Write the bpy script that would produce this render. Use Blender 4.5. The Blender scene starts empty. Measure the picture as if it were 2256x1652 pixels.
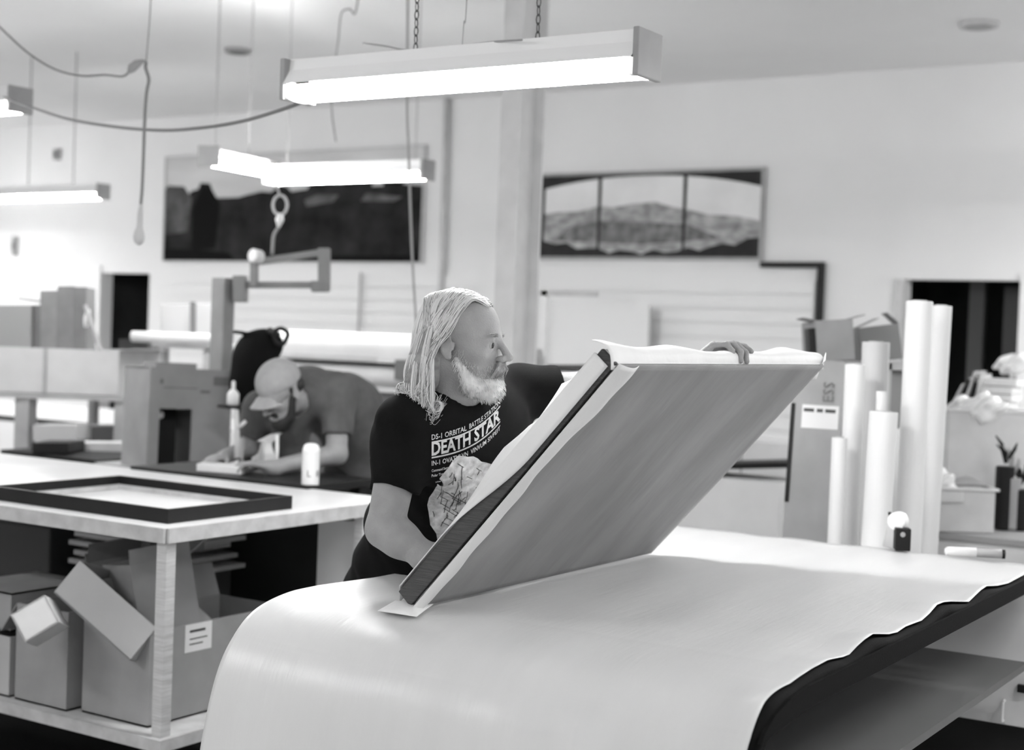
import bpy, bmesh, math, random
import numpy as np
from mathutils import Vector, Matrix, Quaternion
from mathutils.bvhtree import BVHTree

random.seed(7); rng = np.random.default_rng(7)
sc = bpy.context.scene
COL = sc.collection

# ------------------------------------------------------------------ camera, exposure, world
W, H, F = 2256, 1652, 3259.0
yaw, pit, rol = [math.radians(a) for a in (32.57, 1.65, 2.09)]
CAM = Vector((0, 0, 1.6))
fw = Vector((-math.sin(yaw)*math.cos(pit), math.cos(yaw)*math.cos(pit), -math.sin(pit)))
rt = Vector((math.cos(yaw), math.sin(yaw), 0)); up = rt.cross(fw)
rt, up = math.cos(rol)*rt + math.sin(rol)*up, -math.sin(rol)*rt + math.cos(rol)*up
cd = bpy.data.cameras.new('camera'); cam = bpy.data.objects.new('camera', cd); COL.objects.link(cam)
cam.matrix_world = Matrix(((rt.x, up.x, -fw.x, CAM.x), (rt.y, up.y, -fw.y, CAM.y), (rt.z, up.z, -fw.z, CAM.z), (0, 0, 0, 1)))
cd.sensor_width = 36; cd.lens = F/W*36; cd.clip_start = 0.05; cd.clip_end = 100
cd.dof.use_dof = True; cd.dof.focus_distance = 3.3; cd.dof.aperture_fstop = 2.9
sc.camera = cam
sc.view_settings.view_transform = 'Standard'; sc.view_settings.look = 'None'
sc.view_settings.gamma = 1; sc.view_settings.use_curve_mapping = False
sc.view_settings.exposure = -0.02
wd = bpy.data.worlds.new('world'); sc.world = wd; wd.use_nodes = True
wd.node_tree.nodes['Background'].inputs[0].default_value = (1, 1, 1, 1)
wd.node_tree.nodes['Background'].inputs[1].default_value = 0.75
TUBE_E = 105.0      # emission of a fluorescent tube

def P(px, py, X=None, Y=None, Z=None, D=None):
    d = fw + rt*((px-W/2)/F) - up*((py-H/2)/F)
    t = D if D is not None else (X/d.x if X is not None else (Y/d.y if Y is not None else (Z-1.6)/d.z))
    return CAM + d*t
V = Vector

# ------------------------------------------------------------------ materials
MATS = {}
def mat(name, g, rough=0.6, metal=0.0, spec=0.4, noise=0.0, nscale=8.0, bump=0.0, bscale=60.0, stretch=(1, 1, 1), emit=0.0, alpha=None, coord='Object'):
    if name in MATS: return MATS[name]
    m = bpy.data.materials.new(name); m.use_nodes = True; nt = m.node_tree; b = nt.nodes['Principled BSDF']
    c = (g, g, g, 1)
    b.inputs['Base Color'].default_value = c; b.inputs['Roughness'].default_value = rough
    b.inputs['Metallic'].default_value = metal; b.inputs['Specular IOR Level'].default_value = spec
    if emit: b.inputs['Emission Color'].default_value = (1, 1, 1, 1); b.inputs['Emission Strength'].default_value = emit
    if alpha is not None: b.inputs['Alpha'].default_value = alpha
    if noise or bump:
        tc = nt.nodes.new('ShaderNodeTexCoord'); mp = nt.nodes.new('ShaderNodeMapping')
        mp.inputs['Scale'].default_value = stretch; nt.links.new(tc.outputs[coord], mp.inputs[0])
    if noise:
        n = nt.nodes.new('ShaderNodeTexNoise'); n.inputs['Scale'].default_value = nscale; n.inputs['Detail'].default_value = 6
        nt.links.new(mp.outputs[0], n.inputs['Vector'])
        mr = nt.nodes.new('ShaderNodeMapRange'); mr.inputs[1].default_value = .3; mr.inputs[2].default_value = .7
        mr.inputs[3].default_value = g*(1-noise); mr.inputs[4].default_value = min(g*(1+noise), .95)
        nt.links.new(n.outputs[0], mr.inputs[0]); nt.links.new(mr.outputs[0], b.inputs['Base Color'])
    if bump:
        n2 = nt.nodes.new('ShaderNodeTexNoise'); n2.inputs['Scale'].default_value = bscale; n2.inputs['Detail'].default_value = 4
        nt.links.new(mp.outputs[0], n2.inputs['Vector'])
        bp = nt.nodes.new('ShaderNodeBump'); bp.inputs['Strength'].default_value = bump; bp.inputs['Distance'].default_value = .01
        nt.links.new(n2.outputs[0], bp.inputs['Height']); nt.links.new(bp.outputs[0], b.inputs['Normal'])
    MATS[name] = m; return m

M_wall = mat('painted_wall', .77, .8, noise=.03, nscale=1.2, bump=.1, bscale=30)
M_ceil = mat('painted_ceiling', .78, .85, noise=.03, nscale=.8)
M_floor = mat('worn_floor', .38, .6, noise=.2, nscale=3)
M_slat = mat('white_slats', .76, .6)
M_dark = mat('dark_void', .02, .8)
M_black = mat('black_paint', .011, .5, spec=.2, noise=.2)
M_blackm = mat('black_mat', .006, .8, spec=.08, bump=.1, bscale=200)
M_grey = mat('grey_metal', .34, .5, noise=.1)
M_lgrey = mat('light_grey', .55, .6, noise=.08)
M_white = mat('white_paint', .8, .45, noise=.03)
M_wood = mat('pale_wood', .55, .55, noise=.18, nscale=10, stretch=(1, 1, 12))
M_top = mat('white_laminate', .74, .4, noise=.05, nscale=4)
M_edge = mat('raw_edge', .5, .6, noise=.15, nscale=20)
M_paper = mat('white_paper', .67, .38, spec=.85, noise=.03, nscale=3, bump=.16, bscale=22, stretch=(3.2, .3, .4))
M_wrap = mat('wrapping_paper', .80, .55, noise=.05, nscale=6, bump=.3, bscale=18)
M_back = mat('backing_paper', .27, .6, noise=.22, nscale=2.6, bump=.5, bscale=4, stretch=(.8, 2.6, .8))
M_strip = mat('dark_ribbed_edge', .075, .6, noise=.3, nscale=40, bump=.6, bscale=60, stretch=(.3, 1, 8))
M_card = mat('cardboard', .30, .75, noise=.14, nscale=5, bump=.1, bscale=40)
M_cardl = mat('pale_cardboard', .42, .75, noise=.06, nscale=5, bump=.1, bscale=40)
M_cardd = mat('dark_cardboard', .17, .8, noise=.08, nscale=5)
M_label = mat('paper_label', .72, .6)
M_ink = mat('ink', .06, .6)
M_skin = mat('skin', .32, .5, spec=.4, noise=.10, nscale=22, bump=.25, bscale=260)
M_skin2 = mat('capped_man_skin', .30, .5, noise=.1, nscale=22, bump=.1, bscale=200)  # skin tone of the capped man
M_shirt = mat('black_cotton', .007, .9, spec=.1, noise=.25, nscale=9, bump=.15, bscale=500)
M_print = mat('shirt_print', .62, .7, noise=.15, nscale=60)
M_pants = mat('dark_denim', .02, .8, noise=.3)
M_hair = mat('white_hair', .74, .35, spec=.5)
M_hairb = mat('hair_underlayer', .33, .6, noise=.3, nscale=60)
M_beard = mat('white_beard', .78, .5, noise=.1, nscale=80)
M_must = mat('grey_mustache', .32, .6, noise=.3, nscale=80)
M_dhair = mat('dark_hair', .02, .6)
M_cap = mat('grey_cap', .33, .8, noise=.08, nscale=30, bump=.2, bscale=300)
M_gshirt = mat('grey_work_shirt', .085, .85, noise=.18, nscale=14, bump=.2, bscale=60)
M_chain = mat('chain_steel', .10, .4, metal=.6)
M_cord = mat('grey_cord', .22, .6)
M_tube = mat('lit_tube', .9, .3, emit=TUBE_E)
M_refl = mat('white_enamel', .9, .35)
M_plastic = mat('milky_plastic', .84, .3, noise=.06, nscale=10, alpha=.72)
M_eye = mat('eye_white', .3, .2)
M_iris = mat('iris', .03, .15)
M_roll = mat('paper_roll', .74, .5, noise=.03, nscale=6, stretch=(1, 1, .2))

# ------------------------------------------------------------------ mesh helpers
class MB:
    def __init__(s): s.v = []; s.f = []; s.m = []; s.mi = 0
    def add(s, vs, fs):
        n = len(s.v); s.v += [Vector(p) for p in vs]; s.f += [tuple(i+n for i in f) for f in fs]; s.m += [s.mi]*len(fs); return s
    def hexa(s, o, a, b, c):
        o, a, b, c = V(o), V(a), V(b), V(c)
        if a.cross(b).dot(c) < 0: a, b = b, a
        p = [o, o+a, o+a+b, o+b, o+c, o+a+c, o+a+b+c, o+b+c]
        return s.add(p, [(0, 3, 2, 1), (4, 5, 6, 7), (0, 1, 5, 4), (1, 2, 6, 5), (2, 3, 7, 6), (3, 0, 4, 7)])
    def box(s, x0, x1, y0, y1, z0, z1):
        return s.hexa((x0, y0, z0), (x1-x0, 0, 0), (0, y1-y0, 0), (0, 0, z1-z0))
    def tube(s, path, r, n=8, caps=True, closed=False):
        path = [V(p) for p in path]; N = len(path)
        rs = r if isinstance(r, (list, tuple)) else [r]*N
        t0 = (path[1]-path[0]).normalized(); ref = t0.orthogonal().normalized(); vs = []; fs = []
        for i, p in enumerate(path):
            if closed: t = (path[(i+1) % N]-path[i-1]).normalized()
            else: t = (path[min(i+1, N-1)]-path[max(i-1, 0)]).normalized()
            ref = (ref - t*ref.dot(t)); ref = ref.normalized() if ref.length > 1e-6 else t.orthogonal().normalized()
            bi = t.cross(ref)
            for k in range(n):
                a = 2*math.pi*k/n; vs.append(p + (ref*math.cos(a)+bi*math.sin(a))*rs[i])
        M = N if closed else N-1
        for i in range(M):
            j = (i+1) % N
            for k in range(n): fs.append((i*n+k, i*n+(k+1) % n, j*n+(k+1) % n, j*n+k))
        if caps and not closed: fs.append(tuple(reversed(range(n)))); fs.append(tuple((N-1)*n+k for k in range(n)))
        return s.add(vs, fs)
    def lathe(s, c, axis, prof, n=24):
        c = V(c); ax = V(axis).normalized(); r1 = ax.orthogonal().normalized(); r2 = ax.cross(r1); vs = []; fs = []
        for (r, h) in prof:
            for k in range(n):
                a = 2*math.pi*k/n; vs.append(c+ax*h+(r1*math.cos(a)+r2*math.sin(a))*max(r, 1e-5))
        for i in range(len(prof)-1):
            for k in range(n): fs.append((i*n+k, i*n+(k+1) % n, (i+1)*n+(k+1) % n, (i+1)*n+k))
        fs.append(tuple(reversed(range(n)))); fs.append(tuple((len(prof)-1)*n+k for k in range(n)))
        return s.add(vs, fs)
    def grid(s, fn, nu, nv, thick=0.0):
        g = [[V(fn(i/nu, j/nv)) for j in range(nv+1)] for i in range(nu+1)]
        vs = [p for row in g for p in row]; w = nv+1
        fs = [(i*w+j, (i+1)*w+j, (i+1)*w+j+1, i*w+j+1) for i in range(nu) for j in range(nv)]
        if thick:
            nr = []
            for i in range(nu+1):
                for j in range(nv+1):
                    du = g[min(i+1, nu)][j]-g[max(i-1, 0)][j]; dv = g[i][min(j+1, nv)]-g[i][max(j-1, 0)]
                    nn = du.cross(dv); nr.append(nn.normalized() if nn.length else V((0, 0, 1)))
            n0 = len(vs); vs += [p - q*thick for p, q in zip(vs[:n0], nr)]
            fs += [tuple(n0+k for k in reversed(f)) for f in fs[:nu*nv]]
            for i in range(nu):
                fs += [(i*w, n0+i*w, n0+(i+1)*w, (i+1)*w), ((i+1)*w+nv, n0+(i+1)*w+nv, n0+i*w+nv, i*w+nv)]
            for j in range(nv):
                fs += [(j+1, n0+j+1, n0+j, j), (nu*w+j, n0+nu*w+j, n0+nu*w+j+1, nu*w+j+1)]
        return s.add(vs, fs)
    def poly(s, pts, th):   # flat polygon with thickness vector th
        pts = [V(p) for p in pts]; n = len(pts); th = V(th)
        return s.add(pts+[p+th for p in pts], [tuple(range(n)), tuple(reversed(range(n, 2*n)))] + [((i+1) % n, i, n+i, n+(i+1) % n) for i in range(n)])
    def build(s, name, m, parent=None, smooth=False, bevel=0.0, kind=None, label=None, group=None):
        org = V((0, 0, 0))
        if parent is None:
            xs = np.array([tuple(p) for p in s.v]); org = V(((xs[:, 0].min()+xs[:, 0].max())/2, (xs[:, 1].min()+xs[:, 1].max())/2, xs[:, 2].min()))
        else:
            q = parent
            while q: org = org + q.location; q = q.parent
        me = bpy.data.meshes.new(name); me.from_pydata([tuple(p-org) for p in s.v], [], s.f); me.validate()
        ms = m if isinstance(m, (list, tuple)) else [m]
        for q in ms: me.materials.append(q)
        if len(ms) > 1 and len(me.polygons) == len(s.m): me.polygons.foreach_set('material_index', s.m)
        if smooth: me.polygons.foreach_set('use_smooth', [True]*len(me.polygons))
        bm = bmesh.new(); bm.from_mesh(me); bmesh.ops.recalc_face_normals(bm, faces=bm.faces[:]); bm.to_mesh(me); bm.free()
        o = bpy.data.objects.new(name, me); COL.objects.link(o); o.parent = parent
        if parent is None: o.location = org
        if bevel:
            b = o.modifiers.new('bevel', 'BEVEL'); b.width = bevel; b.segments = 2; b.limit_method = 'ANGLE'
        if kind: o['kind'] = kind
        if label: o['label'] = label
        if group: o['group'] = group
        return o
def tag(o, label, cat, group=None, kind=None):
    o['label'] = label; o['category'] = cat
    if group: o['group'] = group
    if kind: o['kind'] = kind
    return o
def thing(name, label, cat, loc=(0, 0, 0), group=None):
    o = bpy.data.objects.new(name, None); COL.objects.link(o); o.location = V(loc); o.empty_display_size = .1
    return tag(o, label, cat, group)
def B(x0, x1, y0, y1, z0, z1): return MB().box(x0, x1, y0, y1, z0, z1)
def catmull(pts, n=8):
    pts = [V(p) for p in pts]; q = [pts[0]*2-pts[1]]+pts+[pts[-1]*2-pts[-2]]; out = []
    for i in range(1, len(q)-2):
        a, b, c, d = q[i-1:i+3]
        for k in range(n):
            t = k/n; out.append(.5*((2*b)+(c-a)*t+(2*a-5*b+4*c-d)*t*t+(3*b-a-3*c+d)*t**3))
    out.append(pts[-1]); return out

# ------------------------------------------------------------------ smooth solid modelling (blended primitives -> one surface)
INF = 1e3
def unit(v): v = np.array(v, float); return v/np.linalg.norm(v)
def cap(a, b, ra, rb=None, k=.02, op='u'):
    a = np.array(a, float); b = np.array(b, float); rb = ra if rb is None else rb; R = max(ra, rb)
    def f(p):
        ba = b-a; t = np.clip(((p-a)@ba)/max(ba@ba, 1e-9), 0, 1)[..., None]
        return np.linalg.norm(p-a-t*ba, axis=-1)-(ra+(rb-ra)*t[..., 0])
    return dict(f=f, lo=np.minimum(a, b)-R, hi=np.maximum(a, b)+R, k=k, op=op)
def ell(c, r, M=None, k=.02, op='u'):
    c = np.array(c, float); r = np.array(r, float); A = np.eye(3) if M is None else np.array(M, float)
    def f(p):
        q = (p-c)@A; k0 = np.linalg.norm(q/r, axis=-1); k1 = np.linalg.norm(q/(r*r), axis=-1)
        return k0*(k0-1)/np.maximum(k1, 1e-6)
    e = np.sqrt(((A*r)**2).sum(1)); return dict(f=f, lo=c-e, hi=c+e, k=k, op=op)
def half(c, n, lo, hi, k=.003):   # cut away what lies on the side n of the plane, only inside the box lo..hi
    c = np.array(c, float); n = unit(n)
    return dict(f=lambda p: -((p-c)@n), lo=np.array(lo), hi=np.array(hi), k=k, op='s', boxed=True)
def field(prims, p, lo, hi):
    d = np.full(p.shape[:-1], INF)
    for q in prims:
        m = q['k']+.01
        if np.any(q['lo']-m > hi) or np.any(q['hi']+m < lo): continue
        e = q['f'](p); k = q['k']
        if q['op'] == 'u':
            h = np.clip(.5+.5*(d-e)/k, 0, 1); h[d > 100] = 1; d = np.where(d > 100, e, d+(e-d)*h-k*h*(1-h))
        else:
            if q.get('boxed'):
                ins = np.all((p >= q['lo']) & (p <= q['hi']), axis=-1); e = np.where(ins, e, INF)
            g = -e; h = np.clip(.5-.5*(d-g)/k, 0, 1); r = d+(g-d)*h+k*h*(1-h)
            d = np.where((d > 100) | (e > 100), d, r)
    return d
def solid(prims, vox, disp=None):
    lo = np.min([q['lo'] for q in prims if q['op'] == 'u'], 0)-3*vox-.01; hi = np.max([q['hi'] for q in prims if q['op'] == 'u'], 0)+3*vox+.01
    nb = 24; n = np.ceil((hi-lo)/vox/nb).astype(int); keys = []; pos = []; quads = []
    S = (n*nb+4).astype(np.int64)
    enc = lambda ijk: (ijk[..., 0]*S[1]+ijk[..., 1])*S[2]+ijk[..., 2]
    ar = np.arange(-1, nb+1)
    for bx in range(n[0]):
        for by in range(n[1]):
            for bz in range(n[2]):
                b0 = np.array([bx, by, bz])*nb; blo = lo+(b0-1)*vox; bhi = lo+(b0+nb+1)*vox
                if not any(q['op'] == 'u' and np.all(q['lo']-q['k'] <= bhi) and np.all(q['hi']+q['k'] >= blo) for q in prims): continue
                c = (blo+bhi)/2; R = np.linalg.norm(bhi-blo)/2+.03
                if abs(field(prims, c[None], blo, bhi)[0]) > R*1.6+.02 and not any(q['op'] == 's' for q in prims): continue
                I = np.stack(np.meshgrid(b0[0]+np.arange(-1, nb+1), b0[1]+np.arange(-1, nb+1), b0[2]+np.arange(-1, nb+1), indexing='ij'), -1)
                p = lo+I*vox; d = field(prims, p, blo, bhi)
                if disp is not None: d = np.where(d < 100, d+disp(p), d)
                if d.min() > 0 or d.max() < 0: continue
                s = d < 0
                c8 = [(i, j, k) for i in (0, 1) for j in (0, 1) for k in (0, 1)]; m = nb+1
                cs = {q: s[q[0]:q[0]+m, q[1]:q[1]+m, q[2]:q[2]+m] for q in c8}; cdv = {q: d[q[0]:q[0]+m, q[1]:q[1]+m, q[2]:q[2]+m] for q in c8}
                cnt = sum(cs[q].astype(int) for q in c8); act = (cnt > 0) & (cnt < 8)
                acc = np.zeros(act.shape+(3,)); num = np.zeros(act.shape)
                for q in c8:
                    for ax in range(3):
                        if q[ax]: continue
                        r = list(q); r[ax] = 1; r = tuple(r); x = act & (cs[q] != cs[r]); a, bb = cdv[q], cdv[r]
                        t = np.where(x, a/np.where(a == bb, 1, a-bb), 0); w = np.array(q, float)
                        pt = np.broadcast_to(w, acc.shape).copy(); pt[..., ax] = t
                        acc[x] += pt[x]; num[x] += 1
                idx = np.argwhere(act)
                if not len(idx): continue
                cell = I[:m, :m, :m][act]; loc = acc[act]/num[act][:, None]
                keys.append(enc(cell+2)); pos.append(lo+(cell+loc)*vox)
                for ax in range(3):      # grid edges owned by this block: start index in [b0, b0+nb)
                    sl0 = [slice(1, nb+1)]*3; sl1 = list(sl0); sl1[ax] = slice(2, nb+2)
                    e0 = s[tuple(sl0)]; e1 = s[tuple(sl1)] if True else None
                    x = e0 != e1; ii = I[1:nb+1, 1:nb+1, 1:nb+1][x]
                    if not len(ii): continue
                    o1 = np.zeros(3, int); o2 = np.zeros(3, int); o1[(ax+1) % 3] = -1; o2[(ax+2) % 3] = -1
                    q4 = np.stack([enc(ii+2), enc(ii+o1+2), enc(ii+o1+o2+2), enc(ii+o2+2)], 1)
                    fl = e0[x]; q4[~fl] = q4[~fl][:, ::-1]; quads.append(q4)
    keys = np.concatenate(keys); pos = np.concatenate(pos); quads = np.concatenate(quads)
    uk, ui = np.unique(keys, return_index=True); vp = pos[ui]
    qi = np.searchsorted(uk, quads); ok = np.all(uk[np.clip(qi, 0, len(uk)-1)] == quads, 1); qi = qi[ok]
    mb = MB(); mb.v = [V(x) for x in vp]; mb.f = [tuple(int(a) for a in r) for r in qi]; mb.m = [0]*len(mb.f)
    return mb
def bvh_of(mb): return BVHTree.FromPolygons([tuple(v) for v in mb.v], mb.f)
def hand(wr, dirv, pn, side, curl=(.5, .5, .5, .5), thumb=.5, sc_=1.0, spread=.03):
    """wrist point, direction wrist->fingers, palm normal (out of the palm), side=+1 if thumb is at +cross(dir,pn)"""
    d = unit(dirv); pn = np.array(pn, float); pn = unit(pn-d*(pn@d)); t = np.cross(d, pn)*side; wr = np.array(wr, float); S = sc_
    A = np.stack([d, t, pn], 1); out = [ell(wr+d*.048*S, np.array((.050, .040, .0155))*S, A, k=.012), cap(wr-d*.02, wr+d*.02*S, .026*S, .024*S, k=.02)]
    L = [.040, .045, .042, .033]; offs = [.028, .010, -.009, -.026]
    for i in range(4):
        b = wr+(d*(.088-.004*abs(i-1.2))+t*offs[i])*S; dd = unit(d+t*spread*(1.5-i)); c = curl[i]; r = (.0088-.0006*(i == 3))*S
        out.append(cap(b-d*.03*S, b, r*1.05, r*1.05, k=.008))
        p = b; ang = 0
        for j, fr in enumerate((1, .66, .52)):
            ang += c*(.75, 1.0, .8)[j]; q = p+(dd*math.cos(ang)+pn*math.sin(ang))*L[i]*fr*S
            out.append(cap(p, q, r*(1-.08*j), r*(.92-.08*j), k=.004)); p = q
    b = wr+(d*.025+t*.028)*S; q = b+unit(d*.55+t*.75+pn*.3)*.04*S; q2 = q+unit(d*.85+t*.35+pn*(.3+thumb))*.032*S; q3 = q2+unit(d*.9+t*.05+pn*(.4+thumb))*.026*S
    out += [cap(b, q, .0125*S, .0105*S, k=.012), cap(q, q2, .0105*S, .0095*S, k=.004), cap(q2, q3, .0095*S, .008*S, k=.004)]
    return out

# ================================================================== THE ROOM
WY = 11.05; CH = 3.70
def struct(mb, name, m, **k): o = mb.build(name, m, **k); o['kind'] = 'structure'; return o
struct(B(-16, 3.2, -3.2, WY+3, -.1, 0), 'floor', M_floor)
struct(B(-16, 3.2, -3.2, WY+.2, CH, CH+.1), 'ceiling', M_ceil)
w = MB()
XL0, XL1, XR0, XR1, DT = -12.34, -11.62, -3.555, -2.70, 2.11
w.box(-16, XL0, WY, WY+.15, 0, CH); w.box(XL0, XL1, WY, WY+.15, DT-.03, CH); w.box(XL1, XR0, WY, WY+.15, 0, CH)
w.box(XR0, XR1, WY, WY+.15, DT, CH); w.box(XR1, 3.2, WY, WY+.15, 0, CH)
struct(w, 'wall_back', M_wall)
struct(B(-16, -15.85, -3.2, WY, 0, CH), 'wall_left', M_wall)
# the two dark rooms behind the doorways
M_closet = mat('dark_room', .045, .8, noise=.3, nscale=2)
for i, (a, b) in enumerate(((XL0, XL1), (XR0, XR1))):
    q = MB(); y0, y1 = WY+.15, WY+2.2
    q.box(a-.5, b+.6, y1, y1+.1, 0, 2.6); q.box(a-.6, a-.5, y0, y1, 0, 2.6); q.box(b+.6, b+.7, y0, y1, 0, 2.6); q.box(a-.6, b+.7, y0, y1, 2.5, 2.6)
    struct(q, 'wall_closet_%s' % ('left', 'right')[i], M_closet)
struct(B(XL0-.09, XL0, WY-.03, WY+.0, 0, DT+.05), 'trim_1', M_white)
struct(B(XR1, XR1+.07, WY-.03, WY, 0, DT+.05), 'trim_2', M_white)
struct(B(XR0-.07, XR0, WY-.03, WY, 0, DT+.0), 'trim_3', M_lgrey)
d = B(-3.02, -2.74, WY+.8, WY+.84, 0, 2.1); struct(d, 'door_1', mat('grey_door', .11, .6))
d = B(-3.32, -3.2, WY+.9, WY+.98, .95, 2.6); struct(d, 'trim_4', mat('dim_post', .22, .7))

# steel I-beam column
cb = P(1128, 700, D=7.0); cx, cy = cb.x-.05, cb.y
post = MB(); post.box(cx-.055, cx+.055, cy, cy+.014, 0, CH); post.box(cx-.055, cx+.055, cy+.21, cy+.224, 0, CH); post.box(cx-.006, cx+.006, cy+.014, cy+.21, 0, CH)
o = struct(post, 'trim_5', mat('column_paint', .60, .6, noise=.06)); o['label'] = 'white painted steel column between the two wall pictures'
# ceiling marks
for i, (px, py, r, n_) in enumerate(((525, 108, .10, 'ceiling_vent'), (2157, 50, .12, 'ceiling_vent'))):
    c = P(px, py, Z=CH)
    t = thing(n_, ['round ceiling vent above the landscape picture, left of the hanging lamps', 'round ceiling vent near the upper right corner of the photo'][i], 'vent', (c.x, c.y, CH-.03), 'round ceiling vents')
    mb = MB(); mb.lathe((c.x, c.y, CH-.03), (0, 0, 1), [(r*.75, .002), (r*.8, 0), (r, .0), (r*1.05, .028)]); mb.build('rim', M_grey if i == 0 else M_lgrey, t, smooth=False)
    mb = MB(); mb.lathe((c.x, c.y, CH-.034), (0, 0, 1), [(r*.7, 0), (r*.72, .003)]); mb.build('grille', M_chain if i == 0 else M_grey, t)

# paneling of white horizontal boards below the pictures, with the black frame at its right
def slats(x0, x1, z0, z1, name, lab):
    mb = MB(); n = int((z1-z0)/.12)
    for k in range(n): mb.box(x0, x1, WY-.035, WY-.012, z0+k*.12, z0+k*.12+.112)
    mb.box(x0, x1, WY-.014, WY-.002, z0, z1)
    return tag(mb.build(name, M_slat), lab, 'wall panel')
slats(-6.9, -4.26, .3, 2.18, 'slat_panel', 'white horizontal slat panel under the wide bridge picture')
slats(-11.3, -7.0, .3, 2.16, 'slat_panel', 'white horizontal slat panel under the dark skyline picture')
fr = MB(); fr.box(-4.72, -4.19, WY-.06, WY-.005, 2.19, 2.235); fr.box(-4.235, -4.19, WY-.06, WY-.005, .9, 2.19)
tag(fr.build('panel_frame', M_black), 'black angled edge strip at the top right corner of the slat panel', 'edge strip')

# picture 1: dark skyline
def picture(name, lab, x0, x1, z0, z1, mats, shapes, fm, fwid=.02):
    t = thing(name, lab, 'picture', ((x0+x1)/2, WY-.03, z0))
    mb = MB(); mb.mi = 0; mb.poly([(x0, WY-.03, z0), (x1, WY-.03, z0), (x1, WY-.03, z1), (x0, WY-.03, z1)], (0, .025, 0))
    for k, (mi, pts) in enumerate(shapes):
        mb.mi = mi; y = WY-.031-.0004*(k+1)
        mb.add([(x0+(x1-x0)*u, y, z0+(z1-z0)*v_) for u, v_ in pts], [tuple(range(len(pts)))])
    mb.build('print', mats, t)
    f = MB(); q = fwid
    f.box(x0-q, x1+q, WY-.045, WY-.002, z0-q, z0); f.box(x0-q, x1+q, WY-.045, WY-.002, z1, z1+q)
    f.box(x0-q, x0, WY-.045, WY-.002, z0, z1); f.box(x1, x1+q, WY-.045, WY-.002, z0, z1); f.build('frame', fm, t)
    return t
M_sky1 = mat('print_sky', .56, .8, spec=.1, noise=.2, nscale=1.2, stretch=(.5, 1, 2)); M_city = mat('print_city', .020, .8, spec=.1, noise=.6, nscale=4)
M_mid = mat('print_midtone', .085, .8, spec=.1, noise=.5, nscale=6); M_patch = mat('print_patch', .11, .8, spec=.1, noise=.4, nscale=7); M_deep = mat('print_black', .005, .8, spec=.1)
sky = [(0, 0), (1, 0), (1, .60)]
prof = [(1, .66), (.93, .68), (.93, .73), (.86, .73), (.86, .67), (.82, .67), (.82, .76), (.72, .77), (.72, .70), (.68, .70), (.68, .76), (.60, .75), (.58, .66), (.52, .64), (.50, .69), (.47, .70), (.44, .64), (.40, .65), (.34, .62), (.31, .60), (.22, .60), (.20, .68), (.19, .74), (.15, .75), (.14, .69), (.11, .67), (.09, .60), (.05, .58), (0, .58)]
shapes = [(1, [(0, 0), (1, 0)]+prof), (2, [(0, .25), (.10, .28), (.115, .6), (.08, .72), (.01, .73), (0, .70)]),
          (3, [(.58, .50), (.68, .54), (.70, .60), (.62, .61), (.57, .56)]), (3, [(.78, .54), (.90, .53), (.93, .57), (.80, .61)]),
          (4, [(.12, .1), (.22, .12), (.235, .55), (.19, .70), (.155, .70), (.12, .5)]), (4, [(0, 0), (.3, 0), (.28, .07), (.18, .1), (0, .12)]), (4, [(.5, 0), (1, 0), (1, .06), (.7, .05)])]
picture('wall_picture', 'dark city skyline picture hung left of the white column', -11.39, -8.08, 2.215, 3.275, [M_sky1, M_city, M_mid, M_patch, M_deep], shapes, M_lgrey, .012)
# picture 2: pale panorama behind a dark arch with posts
M_sky2 = mat('print_pale_sky', .76, .6, noise=.1, nscale=2); M_crowd = mat('print_field', .34, .6, noise=.5, nscale=9, stretch=(1, 1, 2)); M_arch = mat('print_arch', .035, .8, spec=.1, noise=.2); M_cr2 = mat('print_field_dark', .17, .6, noise=.6, nscale=12)
arch = [(0, 1)]+[(u, 1) for u in (1,)]+[(1-k/16, .995-.16*(abs(1-2*(k/16))**2.2)-.02) for k in range(17)]
bot = [(0, 0), (1, 0)]+[(1-k/20, .06+.17*(abs(1-2*(k/20)))**2.0+.03*math.sin(k*2.3)) for k in range(21)]
fld = [(0, .05), (1, .05), (1, .42), (.9, .48), (.78, .50), (.7, .56), (.62, .60), (.55, .66), (.45, .64), (.36, .6), (.3, .62), (.2, .56), (.1, .55), (0, .52)]
fl2 = [(.1, .2), (.5, .15), (.85, .22), (.7, .38), (.5, .42), (.3, .44), (.15, .36)]
posts = [(2, [(u-.006, .05), (u+.006, .05), (u+.008, .97), (u-.008, .97)]) for u in (.035, .30, .68)]
picture('wall_picture', 'long pale panorama picture with dark arch and posts, right of the column', -6.85, -4.74, 2.27, 2.965, [M_sky2, M_crowd, M_arch, M_cr2], [(1, fld), (3, fl2), (2, arch), (2, bot)]+posts, M_grey, .025)
# small wall boxes at the far left
for i, (px, py, w_, h_) in enumerate(((130, 341, .09, .12), (37, 542, .08, .22))):
    c = P(px, py, Y=WY); t = thing('wall_box', ['small grey square box high on the left wall', 'small grey upright wall box below and left of the square one'][i], 'wall box', (c.x, WY, c.z), 'grey wall boxes')
    B(c.x-w_/2, c.x+w_/2, WY-.05, WY-.001, c.z-h_/2, c.z+h_/2).build('body', M_grey, t, bevel=.005)
    B(c.x-w_*.2, c.x+w_*.2, WY-.06, WY-.05, c.z-h_*.2, c.z+h_*.2).build('switch', M_chain, t)
# conduit on the wall left of the column
a, b = P(985, 190, Y=WY-.05), P(972, 640, Y=WY-.05)
tag(MB().tube([(a.x, WY-.04, CH), (b.x, WY-.04, 1.2)], .03, 10).build('wall_pipe', M_lgrey, smooth=True), 'grey vertical pipe on the wall right of the skyline picture', 'pipe')

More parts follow.
